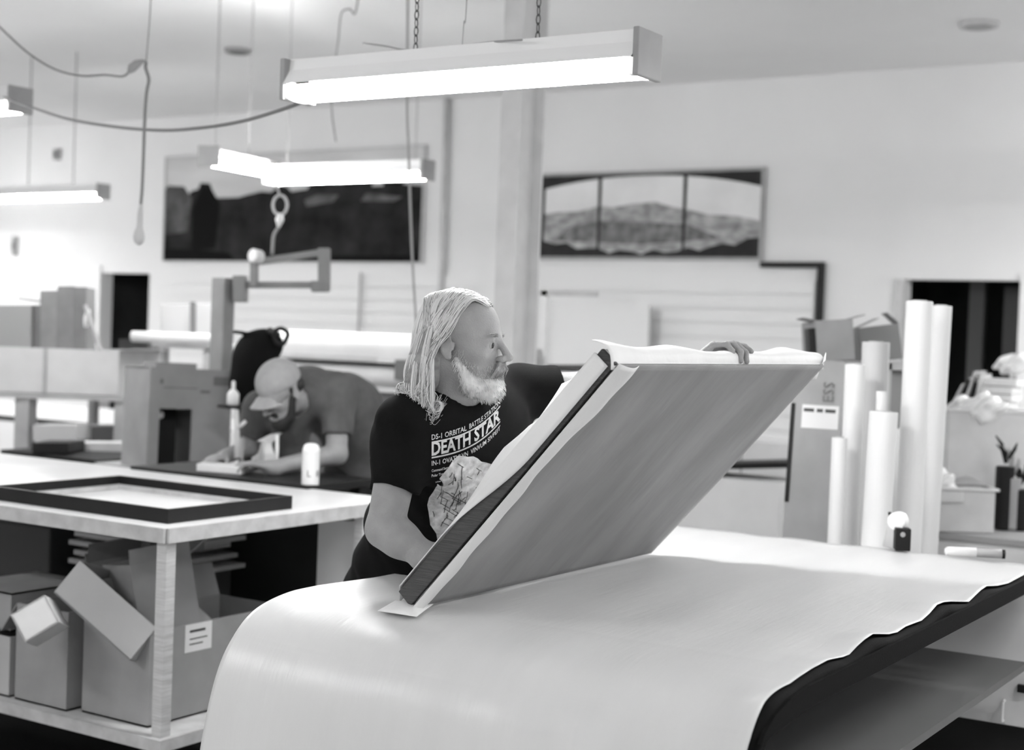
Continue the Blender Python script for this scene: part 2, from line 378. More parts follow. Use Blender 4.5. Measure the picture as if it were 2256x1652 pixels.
# ================================================================== HANGING LAMPS
def fixture(lab, c, ang, L=1.22, z=None, tilt=0.0, chains=True, group='hanging fluorescent lamps', hood=True, chx=(.28, .72), cm=None):
    """strip light centred at c (underside of the hood), long axis at ang"""
    c = V(c); t = thing('fluorescent_lamp', lab, 'ceiling lamp', c, group)
    ax = V((math.cos(ang)*math.cos(tilt), math.sin(ang)*math.cos(tilt), math.sin(tilt))); sd = V((-math.sin(ang), math.cos(ang), 0)); u = V((0, 0, 1))
    def pt(a, s_, h): return c+ax*a+sd*s_+u*h
    h = MB(); prof = [(-.075, .0), (-.07, .004), (-.045, .045), (-.04, .078), (.04, .078), (.045, .045), (.07, .004), (.075, 0), (.042, .03), (.03, .04), (-.03, .04), (-.042, .03)]
    if not hood: prof = [(-.03, .02), (-.03, .06), (.03, .06), (.03, .02), (.02, .02), (-.02, .02)]
    n = len(prof); h.add([pt(-L/2, s_, k) for s_, k in prof]+[pt(L/2, s_, k) for s_, k in prof], [(i, (i+1) % n, n+(i+1) % n, n+i) for i in range(n)]+[tuple(range(n)), tuple(reversed(range(n, 2*n)))])
    h.build('housing', M_refl, t)
    for e in (-1, 1):
        q = MB(); q.hexa(pt(e*L/2, -.068, -.046), ax*(e*.018), sd*.136, u*.125); q.build('end_cap', M_grey, t, bevel=.003)
        for s_ in (-.028, .028):
            k = MB(); k.hexa(pt(e*(L/2-.016)-0, s_*1.7-.014, -.044), ax*(e*.014), sd*.028, u*.05); k.build('tube_socket', M_refl, t)
    for s_ in (-.028, .028):
        MB().tube([pt(-L/2+.02, s_*1.7, -.020), pt(L/2-.02, s_*1.7, -.020)], .019 if hood else .016, 14).build('tube', M_tube, t, smooth=True)
    if chains:
        for f_ in chx:
            p0 = pt((f_-.5)*L, 0, .078); q = MB(); zz = p0.z; k = 0
            while zz < CH:
                zc = zz+.012; d1 = sd if k % 2 else ax; ring = [V((p0.x, p0.y, zc))+d1*(.0065*math.cos(a_))+u*(.0145*math.sin(a_)) for a_ in [2*math.pi*j/8 for j in range(8)]]
                q.tube(ring, .0018, 4, closed=True); zz += .0235; k += 1
            q.build('chain', cm or M_chain, t)
    return t
fixture('nearest hanging fluorescent lamp on chains above the man with white hair', (-2.435, 3.47, 2.325), 0, L=1.19, chx=(.37, .72))
fixture('hanging fluorescent lamp in front of the dark skyline picture', (-5.955, 7.3, 2.55), 0, L=1.245, chx=(.1, .93), cm=M_grey)
a, b = P(462, 350, D=8.75), P(598, 377, D=9.75)
fixture('slanting bare tube lamp meeting the left end of the lamp at the skyline picture', (a+b)/2-V((0, 0, .0)), math.atan2(b.y-a.y, b.x-a.x), L=(b-a).length, tilt=math.asin((b.z-a.z)/(b-a).length), hood=False, chx=(.08, .6), cm=M_grey)
c = P(228, 424, D=11.6); fixture('far hanging lamp cut by the left edge of the photo, lower one', (c.x-.62, c.y, c.z-.01), 0)
c = P(45, 228, D=7.0); fixture('hanging lamp at the upper left edge of the photo, only its end in view', (c.x-.62, c.y, c.z), 0)
for x, y in ((-4.4, .6), (.4, 3.4), (-.6, -1.2), (.8, 7.6), (-.9, 9.4), (.3, 8.6), (-13.7, 9.4), (-13.4, 8.0), (-12.6, 5.6), (-11, 2.5)):  # added lamps, never seen, to brighten the walls and ceiling
    fixture('added unseen fluorescent lamp brightening the room from outside the view', (x, y, 2.75 if x > -10 else 2.6), 0, group='added lamps out of view')

# cords and wires
def cord(name, lab, pts, r=.004, m=None, n=10, cat='cord'):
    return tag(MB().tube(catmull(pts, n), r, 6).build(name, m or M_cord, smooth=True), lab, cat)
cord('extension_cord', 'grey cord sagging between the upper left lamp and the nearest lamp', [P(10, 215, D=6.9), P(60, 233, D=6.7), P(150, 262, D=6.3), P(250, 279, D=5.9), P(350, 287, D=5.5), P(430, 283, D=5.2), P(520, 270, D=4.95), P(610, 245, D=4.7), P(695, 214, D=4.53)], .006)
j = P(322, 140, D=6.0)
t = thing('pendant_cord', 'hanging cord with plug joint and bulb-shaped end in front of left wall', 'cord', j)
MB().tube(catmull([P(335, -60, D=6), P(330, 40, D=6), P(322, 137, D=6)], 6), .0022, 6).build('wire', M_cord, t, smooth=True)
MB().tube(catmull([P(322, 137, D=6), P(321, 150, D=6), P(328, 175, D=6), P(323, 205, D=6), P(319, 260, D=6), P(314, 400, D=6), P(310, 455, D=6)], 6), .0065, 8).build('cord', M_cord, t, smooth=True)
MB().tube(catmull([P(-30, 30, D=6.3), P(0, 60, D=6.25), P(60, 115, D=6.2), P(120, 152, D=6.1), P(180, 167, D=6), P(230, 165, D=6), P(270, 168, D=6), P(288, 155, D=6)], 6), .0045, 6).build('feed_cord', M_cord, t, smooth=True)
MB().tube([P(284, 160, D=6), P(290, 150, D=6), P(302, 140, D=6), P(316, 134, D=6), P(322, 137, D=6)], [.008, .019, .017, .007, .005], 8).build('plug', M_grey, t, smooth=True)
MB().tube([P(311, 450, D=6), P(309, 470, D=6), P(308, 500, D=6), P(307, 510, D=6), P(306, 522, D=6), P(306, 534, D=6), P(306, 540, D=6)], [.008, .012, .013, .02, .024, .019, .006], 14).build('bulb', mat('bulb_guard', .5, .4), t, smooth=True)
cord('pull_cord', 'thin cord hanging past the skyline picture and behind the man', [V((P(893, 0, D=7.2).x, P(893, 0, D=7.2).y, CH)), P(897, 195, D=7.2), P(900, 330, D=7.2), P(908, 560, D=7.2), P(918, 730, D=7.2)], .006, M_grey)
cord('hanging_wire', 'thin bent wire hanging from the ceiling left of the nearest lamp', [P(800, 22, D=8)+V((0, 0, CH-P(800, 22, D=8).z)), P(785, 20, D=8), P(770, 20, D=8), P(752, 30, D=8), P(745, 90, D=8), P(735, 160, D=8), P(731, 240, D=8), P(740, 312, D=8)], .005, M_grey)
cord('hanging_wire', 'thin straight wire rising from the middle of the nearest lamp', [P(1018, 102, D=4.2), P(1022, 50, D=4.3), P(1030, -40, D=4.4), V((P(1030, -40, D=4.4).x, P(1030, -40, D=4.4).y, CH))], .0013, M_grey)
cord('lamp_cord', 'slack cord lying along the top of the nearest lamp', [P(800, 95, D=4.6), P(850, 102, D=4.5), P(897, 110, D=4.3), P(980, 104, D=4.25), P(1090, 92, D=4.1), P(1150, 88, D=4.0)], .003, M_grey)

# ================================================================== BIG TABLE WITH PAPER
TX0, TX1, TY0, TY1, TZ = -2.20, -1.0, 2.58, 4.40, .905
edge_px = [(1650, 1542), (1690, 1515), (1741, 1508), (1788, 1481), (1825, 1461), (1868, 1453), (1897, 1422), (1923, 1405), (1970, 1406), (1996, 1388), (2036, 1373), (2068, 1335), (2090, 1332), (2134, 1333), (2170, 1299), (2195, 1299), (2221, 1293), (2256, 1273)]
eh = [P(x, y, X=TX1-.012) for x, y in edge_px]; ey = [p.y for p in eh]+[4.45]; ez = [p.z for p in eh]+[.975]
def hump(y): return float(np.interp(y, ey, ez))-.970
prof = catmull([(0, 4.43, .972), (0, 3.6, .972), (0, 2.82, .972), (0, 2.66, .971), (0, 2.55, .963), (0, 2.47, .942), (0, 2.415, .90), (0, 2.375, .84), (0, 2.345, .74), (0, 2.325, .60), (0, 2.32, .35)], 8)
PN = len(prof)-1
def sheet(off, x0f, x1f, u, v, wav=True):
    i = u*PN; i0 = min(int(i), PN-1); p = prof[i0].lerp(prof[i0+1], i-i0); q = prof[i0+1]-prof[i0]; nrm = V((0, q.z, -q.y)).normalized()
    x0, x1 = x0f(p.y, p.z), x1f(p.y, p.z); x = x0+(x1-x0)*v
    flat = max(0, min(1, (p.z-.90)/.07)); h = (hump(p.y) if p.y > 2.2 else 0)*math.exp(-((x1-x)/.07)**2)*(1 if p.z > .93 else max(0, (p.z-.6)/.33))
    if wav: h += .0022*math.sin(x*26+p.y*1.3)*math.sin(p.y*5+x*3)+(.012*math.exp(-((x-x0)/.1)**2)*max(0, min(1, (2.9-p.y)/.3)))
    if wav and p.z < .9: h += .006*math.sin(x*9+1)*(0.95-p.z)/.4
    return V((x, p.y, p.z))+nrm*(off+h)
tb = thing('work_table', 'large work table covered in white paper that the man leans over', 'table', (-1.6, 3.4, 0))
B(TX0, TX1-.02, TY0, TY1, TZ-.0, .938).build('tabletop', M_wood, tb)
MB().poly([(TX1+.0015, y, z) for y, z in ((2.40, .898), (2.415, .915), (2.46, .938), (2.53, .954), (2.62, .962), (TY1, .962), (TY1, .920), (2.62, .920))], (.008, 0, 0)).build('edge_rail', M_blackm, tb, label='black edge rail')
B(TX0+.03, TX1, 2.50, 4.36, .69, .71).build('shelf', mat('dark_shelf', .13, .5), tb, label='dark lower shelf')
for x in (TX0+.06, -1.66):
    for y in (TY0+.12, 4.0): B(x, x+.06, y-.03, y+.03, 0, .905).build('leg', M_black, tb, bevel=.003)
m_ = MB(); m_.grid(lambda u, v: sheet(-.001, lambda y, z: -2.19, lambda y, z: TX1+.001, u, v, False), 110, 40, .030)
tag(m_.build('rubber_mat', M_blackm, smooth=True), 'black rubber mat showing in bumps between the paper and the table edge', 'mat')
m_ = MB(); m_.grid(lambda u, v: sheet(.0075, lambda y, z: -2.235-.03*max(0, .9-z), lambda y, z: TX1-.012, u, v), 150, 110, .0012)
tag(m_.build('table_paper', M_paper, smooth=True), 'wide white paper sheet draped over the near end of the work table', 'paper')
# white board beyond the shelf and under the table
bc = thing('low_cabinet', 'low white cabinet on a dark base beyond the far end of the work table', 'cabinet', (-1.15, 4.6, 0))
B(-1.75, -.55, 4.44, 4.84, .50, .90).build('body', mat('board_white', .66, .6, noise=.05), bc, bevel=.003)
B(-1.73, -.57, 4.46, 4.82, 0, .4995).build('base', M_black, bc)
c = P(2212, 1565, Y=4.44); MB().tube([(c.x, 4.438, c.z-.03), (c.x, 4.42, c.z-.028), (c.x, 4.42, c.z+.028), (c.x, 4.438, c.z+.03)], .005, 8).build('handle', M_white, bc)
c = P(2250, 1516, Y=4.44); B(c.x-.008, c.x+.02, 4.425, 4.4395, c.z-.01, c.z+.012).build('latch', M_black, bc)

# ---------------- the lifted framed panel
p0 = V((-1.915, 2.615, .990)); Ly = 1.155; s_ = V((-1.425+1.915, 0, 1.545-.990)); Ls = s_.length; s_ = s_.normalized(); n_ = V((-s_.z, 0, s_.x)); yv = V((0, 1, 0))
pan = thing('framed_panel', 'big wrapped panel tilted up off the table by the man with white hair', 'panel', p0)
def slabw(u, v): return .004*math.sin(v*14+u*2)+.003*math.sin(v*31+1.3*u)
k = MB(); k.grid(lambda u, v: p0+s_*(Ls*u)+yv*(.006+(Ly-.012)*v)-n_*(.002+slabw(u, v)*.6*math.sin(math.pi*u)), 40, 60, .004); k.build('backing', M_back, pan, smooth=True, label='grey backing paper')
MB().hexa(p0+yv*.0, s_*Ls, yv*.012, n_*.044).build('side_edge', M_strip, pan, bevel=.002, label='dark ribbed side edge')
MB().hexa(p0+yv*(Ly-.012), s_*Ls, yv*.012, n_*.044).build('side_edge', M_strip, pan, bevel=.002, label='dark ribbed side edge')
MB().hexa(p0+yv*.012+n_*.036, s_*Ls, yv*(Ly-.024), n_*.006).build('face', M_wrap, pan)
MB().hexa(p0+s_*(Ls-.012)+yv*.012, s_*.012, yv*(Ly-.024), n_*.036).build('top_edge', M_wrap, pan)
# white paper border folded on the underside, wavy inner line
def bord(u, v):
    w_ = .034+.048*u+.006*math.sin(u*17)+.004*math.sin(u*41)
    return p0+s_*(Ls*(u*1.02-.01))+yv*(-.004+w_*v)-n_*(.008+.006*math.sin(u*8)*v+.01*math.sin(v*math.pi))
MB().grid(bord, 60, 8, .0012).build('paper_border', M_wrap, pan, smooth=True)
def bord2(u, v):
    y = -.01+(Ly+.02)*u; top = .003*math.sin(u*9)+.003*math.sin(u*23+1)+.006*math.exp(-(u/.07)**2)
    return p0+s_*(Ls-.012+(.012+.010)*math.sin(v*math.pi))+yv*y+n_*(-.006+(.055+top)*v)+V((0, 0, (.010+.8*top)*v*v))
MB().grid(bord2, 70, 10, .0012).build('top_border', M_wrap, pan, smooth=True)
def corner(u, v): return p0+s_*(Ls-.05+.07*u)+yv*(Ly-.03+.06*v)-n_*(.004-.03*u*v)
MB().grid(corner, 8, 8, .0012).build('folded_corner', M_wrap, pan, smooth=True)
# sheet of paper billowing up between the man and the panel
fa, fb, fc, fd = P(905, 1300, X=-1.97), P(1090, 1050, D=3.26), p0+n_*.045+s_*(Ls*.98), p0+n_*.045+s_*.02
def flap(u, v):
    cv = max(0, min(1, (u-.22)/.42)); cv = cv*cv*(3-2*cv)*.86
    cor = p0+s_*(Ls*(.02+.96*u))+n_*.049-yv*.005; base = p0+s_*(Ls*(.02+.96*u))+n_*(.046*(1-cv)+.001)-yv*.004
    if v < .2: return base.lerp(cor, v/.2)
    v = (v-.2)/.8
    base = cor
    tip = [P(880, 1325, D=3.33), P(985, 1210, D=3.36), P(1085, 1062, D=3.36), P(1112, 985, D=3.36), P(1160, 938, D=3.36), P(1214, 905, D=3.33), P(1240, 845, D=3.28), P(1345, 795, D=3.10)]
    x = min(u*7, 6.999); i = int(x); tp = tip[i].lerp(tip[i+1], x-i)
    return base.lerp(tp, v)+yv*(-.012*math.sin(v*math.pi)*math.sin(u*math.pi)+.01*math.sin(u*14)*v)
MB().grid(flap, 70, 20, .0012).build('paper_flap', M_wrap, pan, smooth=True)
# torn sheet under the near corner
def scrap(u, v): 
    a_ = P(832, 1345, Z=.982).lerp(P(918, 1358, Z=.982), u); b_ = P(872, 1322, Z=.990).lerp(P(955, 1330, Z=.986), u); return a_.lerp(b_, v)+V((0, 0, .012*math.sin(math.pi*v)*math.sin(math.pi*u)))
tag(MB().grid(scrap, 12, 8, .001).build('paper_scrap', M_wrap, smooth=True), 'small creased paper scrap under the near corner of the tilted panel', 'paper')

# ================================================================== LEFT TABLE
LX0, LX1, LY0, LY1 = -5.65, -3.262, 3.20, 4.40
lt = thing('packing_table', 'pale topped table with a lower shelf of cartons, left of the man', 'table', (-4.4, 3.8, 0))
B(LX0, LX1, LY0, LY1, .93, .968).build('tabletop', M_top, lt, bevel=.003)
B(LX0, LX1, LY0-.012, LY0-.0005, .925, .970).build('edge_strip', M_edge, lt); B(LX1+.0005, LX1+.012, LY0, LY1, .925, .970).build('edge_strip', M_edge, lt)
for x, y in ((LX1-.045, LY0+.005), (LX1-.045, LY1-.24), (LX0+.5, LY0+.005), (LX0+.5, LY1-.1)): B(x, x+.042, y, y+.042, .0, .93).build('leg', M_wood, lt, bevel=.003)
B(LX0, LX1, LY0, LY1, .300, .325).build('shelf', M_wood, lt); B(LX0, LX1, LY0-.02, LY0, .292, .33).build('shelf_rail', M_edge, lt); B(LX1, LX1+.02, LY0-.02, LY1, .292, .33).build('shelf_rail', M_edge, lt)
B(-4.45, -3.36, LY1-.04, LY1-.02, .325, .92).build('back_board', M_dark, lt, label='black board closing the back')
# white board end beyond
a = P(700, 1140, D=5.35)
tag(MB().hexa(P(702, 1140, D=5.45)-V((0, 0, .0)), V((.55, 0, 0)), V((0, .03, 0)), V((0, 0, -.60))).build('display_board', M_white), 'white panel standing behind the right end of the packing table', 'board')
# black frame lying on it
f0, f1, f2, f3 = P(372, 1152, Z=.970), P(662, 1120, Z=.970), P(285, 1055, Z=.985), P(-10, 1092, Z=.970)
bx = thing('picture_frame', 'black empty picture frame lying on the packing table', 'frame', (f0.x, f0.y, .97))
FX0, FX1, FY0, FY1 = -4.30, LX1-.055, LY0+.045, 3.955
FX1 = P(372, 1115, Z=1.005).x; FY0 = P(372, 1127, Z=1.005).y
FX1, FY0 = P(370, 1153, Z=.970).x, P(370, 1153, Z=.970).y; FY1 = P(661, 1122, Z=.970).y; FX0 = P(0, 1098, Z=.970).x-.02; fh = .045
for (x0, x1, y0, y1) in ((FX0, FX1, FY0, FY0+.012), (FX0, FX1, FY1-.012, FY1), (FX0, FX0+.012, FY0+.0121, FY1-.0121), (FX1-.012, FX1, FY0+.0121, FY1-.0121)):
    B(x0, x1, y0, y1, .9685, .9685+fh).build('side', M_black, bx)
for (x0, x1, y0, y1) in ((FX0+.013, FX1-.013, FY0+.013, FY0+.04), (FX0+.013, FX1-.013, FY1-.04, FY1-.013), (FX0+.013, FX0+.04, FY0+.041, FY1-.041), (FX1-.04, FX1-.013, FY0+.041, FY1-.041)):
    B(x0, x1, y0, y1, .9685, .9835).build('inner_lip', M_edge, bx)
# bottle
c = P(683, 1074, Z=.968); bt = thing('spray_bottle', 'white round bottle with domed cap on the far edge of the packing table', 'bottle', c)
MB().lathe(c, (0, 0, 1), [(.030, 0), (.034, .003), (.034, .138), (.033, .142)]).build('body', M_white, bt, smooth=False)
MB().lathe(c, (0, 0, 1), [(.034, .1425), (.0345, .146), (.028, .165), (.018, .172), (.004, .174)]).build('cap', M_refl, bt, smooth=True)
def text_mb(s, size, fn, bold=0.0):
    cu = bpy.data.curves.new('t', 'FONT'); cu.body = s; cu.size = size; cu.offset = bold; cu.resolution_u = 2; ob = bpy.data.objects.new('t', cu); COL.objects.link(ob)
    me = bpy.data.meshes.new_from_object(ob.evaluated_get(bpy.context.evaluated_depsgraph_get())); bpy.data.objects.remove(ob)
    mb = MB(); vs = []; bad = set()
    bm = bmesh.new(); bm.from_mesh(me)
    bmesh.ops.triangulate(bm, faces=bm.faces[:])
    bmesh.ops.subdivide_edges(bm, edges=[e for e in bm.edges if e.calc_length() > size*.25], cuts=1)
    bmesh.ops.triangulate(bm, faces=bm.faces[:])
    bm.verts.index_update()
    for v in bm.verts:
        p = fn(v.co.x, v.co.y)
        if p is None: bad.add(v.index); p = V((0, 0, 0))
        vs.append(p)
    mb.add(vs, [tuple(v.index for v in f.verts) for f in bm.faces if not any(v.index in bad for v in f.verts)]); bm.free(); return mb
lab_ang = math.atan2(-c.y, -c.x)
def bfn(x, y): a_ = lab_ang+(x-.012)/.034-.1; return c+V((math.cos(a_)*.0346, math.sin(a_)*.0346, .045+y))
text_mb('L  8', .036, bfn).build('lettering', M_ink, bt)

# ---------------- cartons
def carton(name, lab, o, a, b, c_, m=None, open_=True, flaps=(), tape=False, group='cardboard cartons under the packing table', inner=None):
    """o corner, a,b footprint edges, c_ from closed end to open end"""
    o, a, b, c_ = V(o), V(a), V(b), V(c_); m = m or M_card; th = .006
    ua, ub, uc = a.normalized(), b.normalized(), c_.normalized()
    t = thing(name, lab, 'box', o, group); q = MB()
    q.hexa(o, a, b, uc*th); q.hexa(o, a, ub*th, c_); q.hexa(o+b-ub*th, a, ub*th, c_); q.hexa(o+ub*th, ua*th, b-ub*2*th, c_); q.hexa(o+a-ua*th+ub*th, ua*th, b-ub*2*th, c_)
    if not open_: q.hexa(o+c_-uc*th, a, b, uc*th)
    q.build('body', m, t)
    for (side, fl, ang) in flaps:
        if side == 'a0': st, ed, out = o+c_, a, -ub
        if side == 'a1': st, ed, out = o+c_+b, a, ub
        if side == 'b0': st, ed, out = o+c_, b, -ua
        if side == 'b1': st, ed, out = o+c_+a, b, ua
        dr = out*math.cos(ang)+uc*math.sin(ang); MB().hexa(st, ed, dr*fl, dr.cross(ed).normalized()*.004).build('flap', m, t)
    if tape:
        q = MB(); q.hexa(o+a*.44-uc*.0008, a*.12, b, -uc*.0006); q.hexa(o+a*.44-ub*.0008, a*.12, c_*.25, ub*.0004); q.build('tape', mat('packing_tape', .42, .3), t)
    return t
SZ = .326
# A large carton, corner nearest
A0 = P(300, 1640, Z=SZ); AX = P(185, 1622, Z=SZ)-A0; AX.z = 0; AX = V((-1, 0, 0))*.30
A0 = V((-3.39, 3.27, SZ))
ct = carton('carton', 'large open carton with a white shipping label on the lower shelf', A0+V((-.30, 0, 0)), (.30, 0, 0), (0, .62, 0), (0, 0, .30), flaps=(('b0', .12, 1.2),))
l0 = P(412, 1490, X=-3.388); 
MB().box(-3.3895, -3.3885, 3.42, 3.54, .535, .625).build('label', M_label, ct); MB().box(-3.3884, -3.3878, 3.44, 3.52, .575, .579).box(-3.3884, -3.3878, 3.44, 3.50, .558, .562).box(-3.3884, -3.3878, 3.44, 3.51, .598, .606).build('print', M_ink, ct)
carton('carton', 'upright carton in the lower shelf row left of the labelled one', (-3.98, 3.24, SZ), (.25, 0, 0), (0, .4, 0), (0, 0, .32), flaps=(('b0', .13, -.9), ('a1', .12, 1.3)))
carton('carton', 'grey carton at the far left of the lower shelf, cut by the photo edge', (-4.32, 3.24, SZ), (.31, 0, 0), (0, .4, 0), (0, 0, .20), m=M_cardl)
carton('carton', 'worn carton stacked at the left edge under the table', (-4.36, 3.28, SZ+.205), (.30, 0, 0), (0, .35, 0), (.0, 0, .13), m=M_card, open_=False, tape=True)
# C tilted box: visible flat side (118,1305)-(165,1225)-(325,1375)-(285,1455)
dd = 4.62; c0, c1, c2, c3 = P(118, 1305, D=dd+.06), P(165, 1225, D=dd+.08), P(325, 1375, D=dd-.02), P(285, 1455, D=dd-.03)
ea, eb = (c3-c0), (c1-c0); eb = eb-ea.normalized()*eb.dot(ea.normalized()); ec = ea.cross(eb).normalized(); ec = ec if ec.dot(fw) > 0 else -ec
carton('carton', 'open carton tipped on edge, topmost and largest of the pile', c0, ea, ec*.30, eb, m=M_cardl, flaps=(('a1', .10, .9),))
# D carton behind right
dd = 4.75; c0, c1, c2 = P(300, 1452, D=dd-.05), P(445, 1425, D=dd+.1), P(385, 1215, D=dd+.02)
ea = P(440, 1420, D=dd+.1)-P(330, 1450, D=dd); eb = V((-.10, 0, .34)); eb = eb-ea.normalized()*eb.dot(ea.normalized()); ec = ea.cross(eb).normalized(); ec = ec if ec.dot(fw) > 0 else -ec
o_ = P(318, 1450, D=dd)
ea = P(450, 1418, D=dd+.12)-o_; eb = P(340, 1235, D=dd+.05)-o_; eb = eb-ea.normalized()*eb.dot(ea.normalized()); ec = ea.cross(eb).normalized(); ec = ec if ec.dot(fw) > 0 else -ec
carton('carton', 'tall carton leaning behind the post with one flap out to the right', o_, ea, ec*.26, eb, m=M_card, flaps=(('b1', .10, .5), ('a0', .05, 1.4)), tape=True)
o_ = P(190, 1330, D=5.05); ea = P(400, 1290, D=5.15)-o_; eb = V((0, 0, .14)); ec = ea.cross(eb).normalized(); ec = ec if ec.dot(fw) > 0 else -ec
carton('carton', 'dark carton at the back of the pile below the tabletop', o_, ea, ec*.2, eb, m=M_cardd, flaps=(('a0', .08, 1.0),))
o_ = P(330, 1232, D=5.0); ea = P(450, 1215, D=5.1)-o_; eb = V((0, 0, .10)); ec = ea.cross(eb).normalized(); ec = ec if ec.dot(fw) > 0 else -ec
carton('carton', 'small dark carton on top, half hidden by the table post', o_, ea, ec*.2, eb, m=M_cardd, open_=False)
# F pale crumpled box
dd = 4.55; c0, c1, c3 = P(55, 1415, D=dd), P(16, 1360, D=dd+.04), P(130, 1370, D=dd+.02)
ea, eb = c3-c0, P(10, 1362, D=dd+.02)-c0; eb = eb-ea.normalized()*eb.dot(ea.normalized()); ec = ea.cross(eb).normalized(); ec = ec if ec.dot(fw) > 0 else -ec
carton('pale_box', 'crumpled pale box tipped on top of the left cartons', c0, ea, eb, ec*.12, m=mat('pale_card', .66, .7, noise=.06), open_=False, group=None)
# white scrap roll between cartons
c0, c1 = P(150, 1400, Y=3.36), P(160, 1475, Y=3.36)
tag(MB().tube([c0, c0.lerp(c1, .5), c1], [.010, .014, .013], 10).build('paper_wad', M_wrap, smooth=True), 'white twist of paper sticking out of the upright carton', 'paper')
tag(MB().tube([P(168, 1418, Y=3.42), P(180, 1435, Y=3.40), P(182, 1475, Y=3.38)], [.012, .022, .016], 8).build('paper_wad', M_wrap, smooth=True), 'white crumpled paper ball beside the twist in the carton', 'paper')
# dark bin and stacked boards at the back left under the table
tag(B(-4.95, -4.55, 3.85, 4.25, SZ, .78).build('storage_bin', mat('dark_bin', .035, .5), bevel=.01), 'dark bin under the table left of the stacked boards', 'bin')
for i in range(6):
    tag(B(-4.50+.03*(i % 2), -3.95-.04*(i % 3), 3.9, 4.3, SZ+.32+i*.036, SZ+.32+i*.036+.018).build('white_board', M_lgrey), 'thin white board in the stack at the back under the table', 'board', 'stacked boards under the table')
tag(B(-4.48, -4.0, 3.92, 4.28, SZ, SZ+.32).build('storage_bin', mat('dark_bin2', .05, .5), bevel=.008), 'dark crate carrying the stack of white boards', 'bin')

# added mats that darken the floor, which is kept light for bounce
tag(B(-6.0, -3.4, 2.2, 4.6, .001, .008).build('added_floor_mat', M_blackm), 'added black mat darkening the floor before and under the packing table', 'mat')
tag(B(-2.4, .8, 4.9, 6.3, .001, .012).build('added_floor_mat', M_blackm), 'added black mat darkening the floor between the work table and the white drawers', 'mat')

# ================================================================== RIGHT: ROLLS, CARTONS, DESK
def roll(lab, top, bot, wpx, D, m=None, hollow=True, z0=None, D2=None):
    a = P(*top, D=D); b = P(*bot, D=D2 or D); d = (a-b).normalized(); b = b - d*((b.z-.02)/d.z) if z0 is None else b - d*((b.z-z0)/d.z)
    r = wpx*D/F/2; h = (a-b).length; t = thing('paper_roll', lab, 'roll', b, 'rolls standing beyond the work table')
    q = MB(); q.lathe(b, d, [(r*.96, 0), (r, .004), (r, h-.003), (r*.97, h), (r*.62, h), (r*.6, h-.05)], 28); q.build('paper', m or M_roll, t, smooth=False)
    if hollow: MB().lathe(b, d, [(r*.55, h-.06), (r*.55, h+.004), (r*.47, h+.004), (r*.47, h-.05)], 20).build('core', M_cardl, t)
    return t
roll('tallest white paper roll standing in front of the dark doorway', (2026, 664), (1999, 1215), 58, 5.1)
roll('tall white roll just behind and right of the tallest one', (2074, 674), (2042, 1215), 46, 5.3)
roll('white roll beside the cardboard carton, tall and slim', (1884, 803), (1868, 1195), 44, 5.2)
roll('short white roll touching the cardboard carton', (1850, 964), (1840, 1195), 34, 5.1)
roll('thick white roll with narrow core sticking out at its top', (1947, 907), (1928, 1208), 62, 5.0)
roll('thin bare core tube rising out of the thick white roll', (1942, 862), (1935, 1208), 22, 5.02, hollow=False)
roll('wide dull roll behind the thick white roll', (1930, 754), (1915, 1208), 60, 5.35, m=mat('dull_roll', .58, .6))
roll('slim roll standing in the gap left of the tallest roll', (1985, 945), (1968, 1208), 26, 5.25)
# cardboard carton standing with white label
def face_box(o, ax_, up_, dep):  # oriented box from a visible face
    ea = ax_-o; eb = up_-o; eb = eb-ea.normalized()*eb.dot(ea.normalized()); ec = ea.cross(eb).normalized(); ec = ec if ec.dot(fw) > 0 else -ec
    return ea, eb, ec*dep
o_ = P(1722, 1190, D=5.35); ea, eb, ec = face_box(o_, P(1838, 1200, D=5.3), P(1772, 880, D=5.4), .12)
o_ -= eb*2.85; eb2 = eb*4.14
t = thing('tall_carton', 'tall flat cardboard carton leaning left of the upright rolls', 'box', o_); MB().hexa(o_, ea, eb2, ec).build('body', M_card, t, bevel=.004)
q = MB(); q.hexa(o_+eb*3.12-ec*.01, ea.normalized()*.016, eb*.70, -ec*.005); q.build('tape', M_black, t, label='dark tape strip')
q = MB(); fo = o_+eb*2.85
q.hexa(fo+ea*.22+eb*.80-ec*.012, ea*.70, eb*.165, -ec*.006); q.build('label', M_label, t)
q = MB()
for k, (a_, b_) in enumerate(((.25, .45), (.50, .62), (.66, .86))): q.hexa(fo+ea*a_+eb*.915-ec*.022, ea*(b_-a_), eb*.025, -ec*.004)
q.build('print', M_ink, t)
eu, vu = ea.normalized(), eb.normalized(); pb = fo+ea*.80+eb*.985-ec*.02
text_mb('ESS', .055, lambda x, y: pb+eu*(-y*1.0)+vu*(x)-ec*.01).build('lettering', M_cardd, t)
MB().hexa(fo+ea*.94-ec*.01, ea*.05, eb*.33, -ec*.01).build('dark_edge', M_black, t)  # dark strip along the lower right edge of the face
def ybox(name, lab, cat, px0, py0, px1, py1, D, dep, m, tilt=0, group=None, bevel=.004, part='body'):
    a = P(px0, py1, D=D); b = P(px1, py1, D=D); c = P(px0, py0, D=D); ea, eb, ec = face_box(a, b, c, dep)
    if tilt:
        M = Matrix.Rotation(tilt, 3, ec.normalized()); ea, eb = M@ea, M@eb
    t = thing(name, lab, cat, a, group); MB().hexa(a, ea, eb, ec).build(part, m, t, bevel=bevel); return t, a, ea, eb, ec
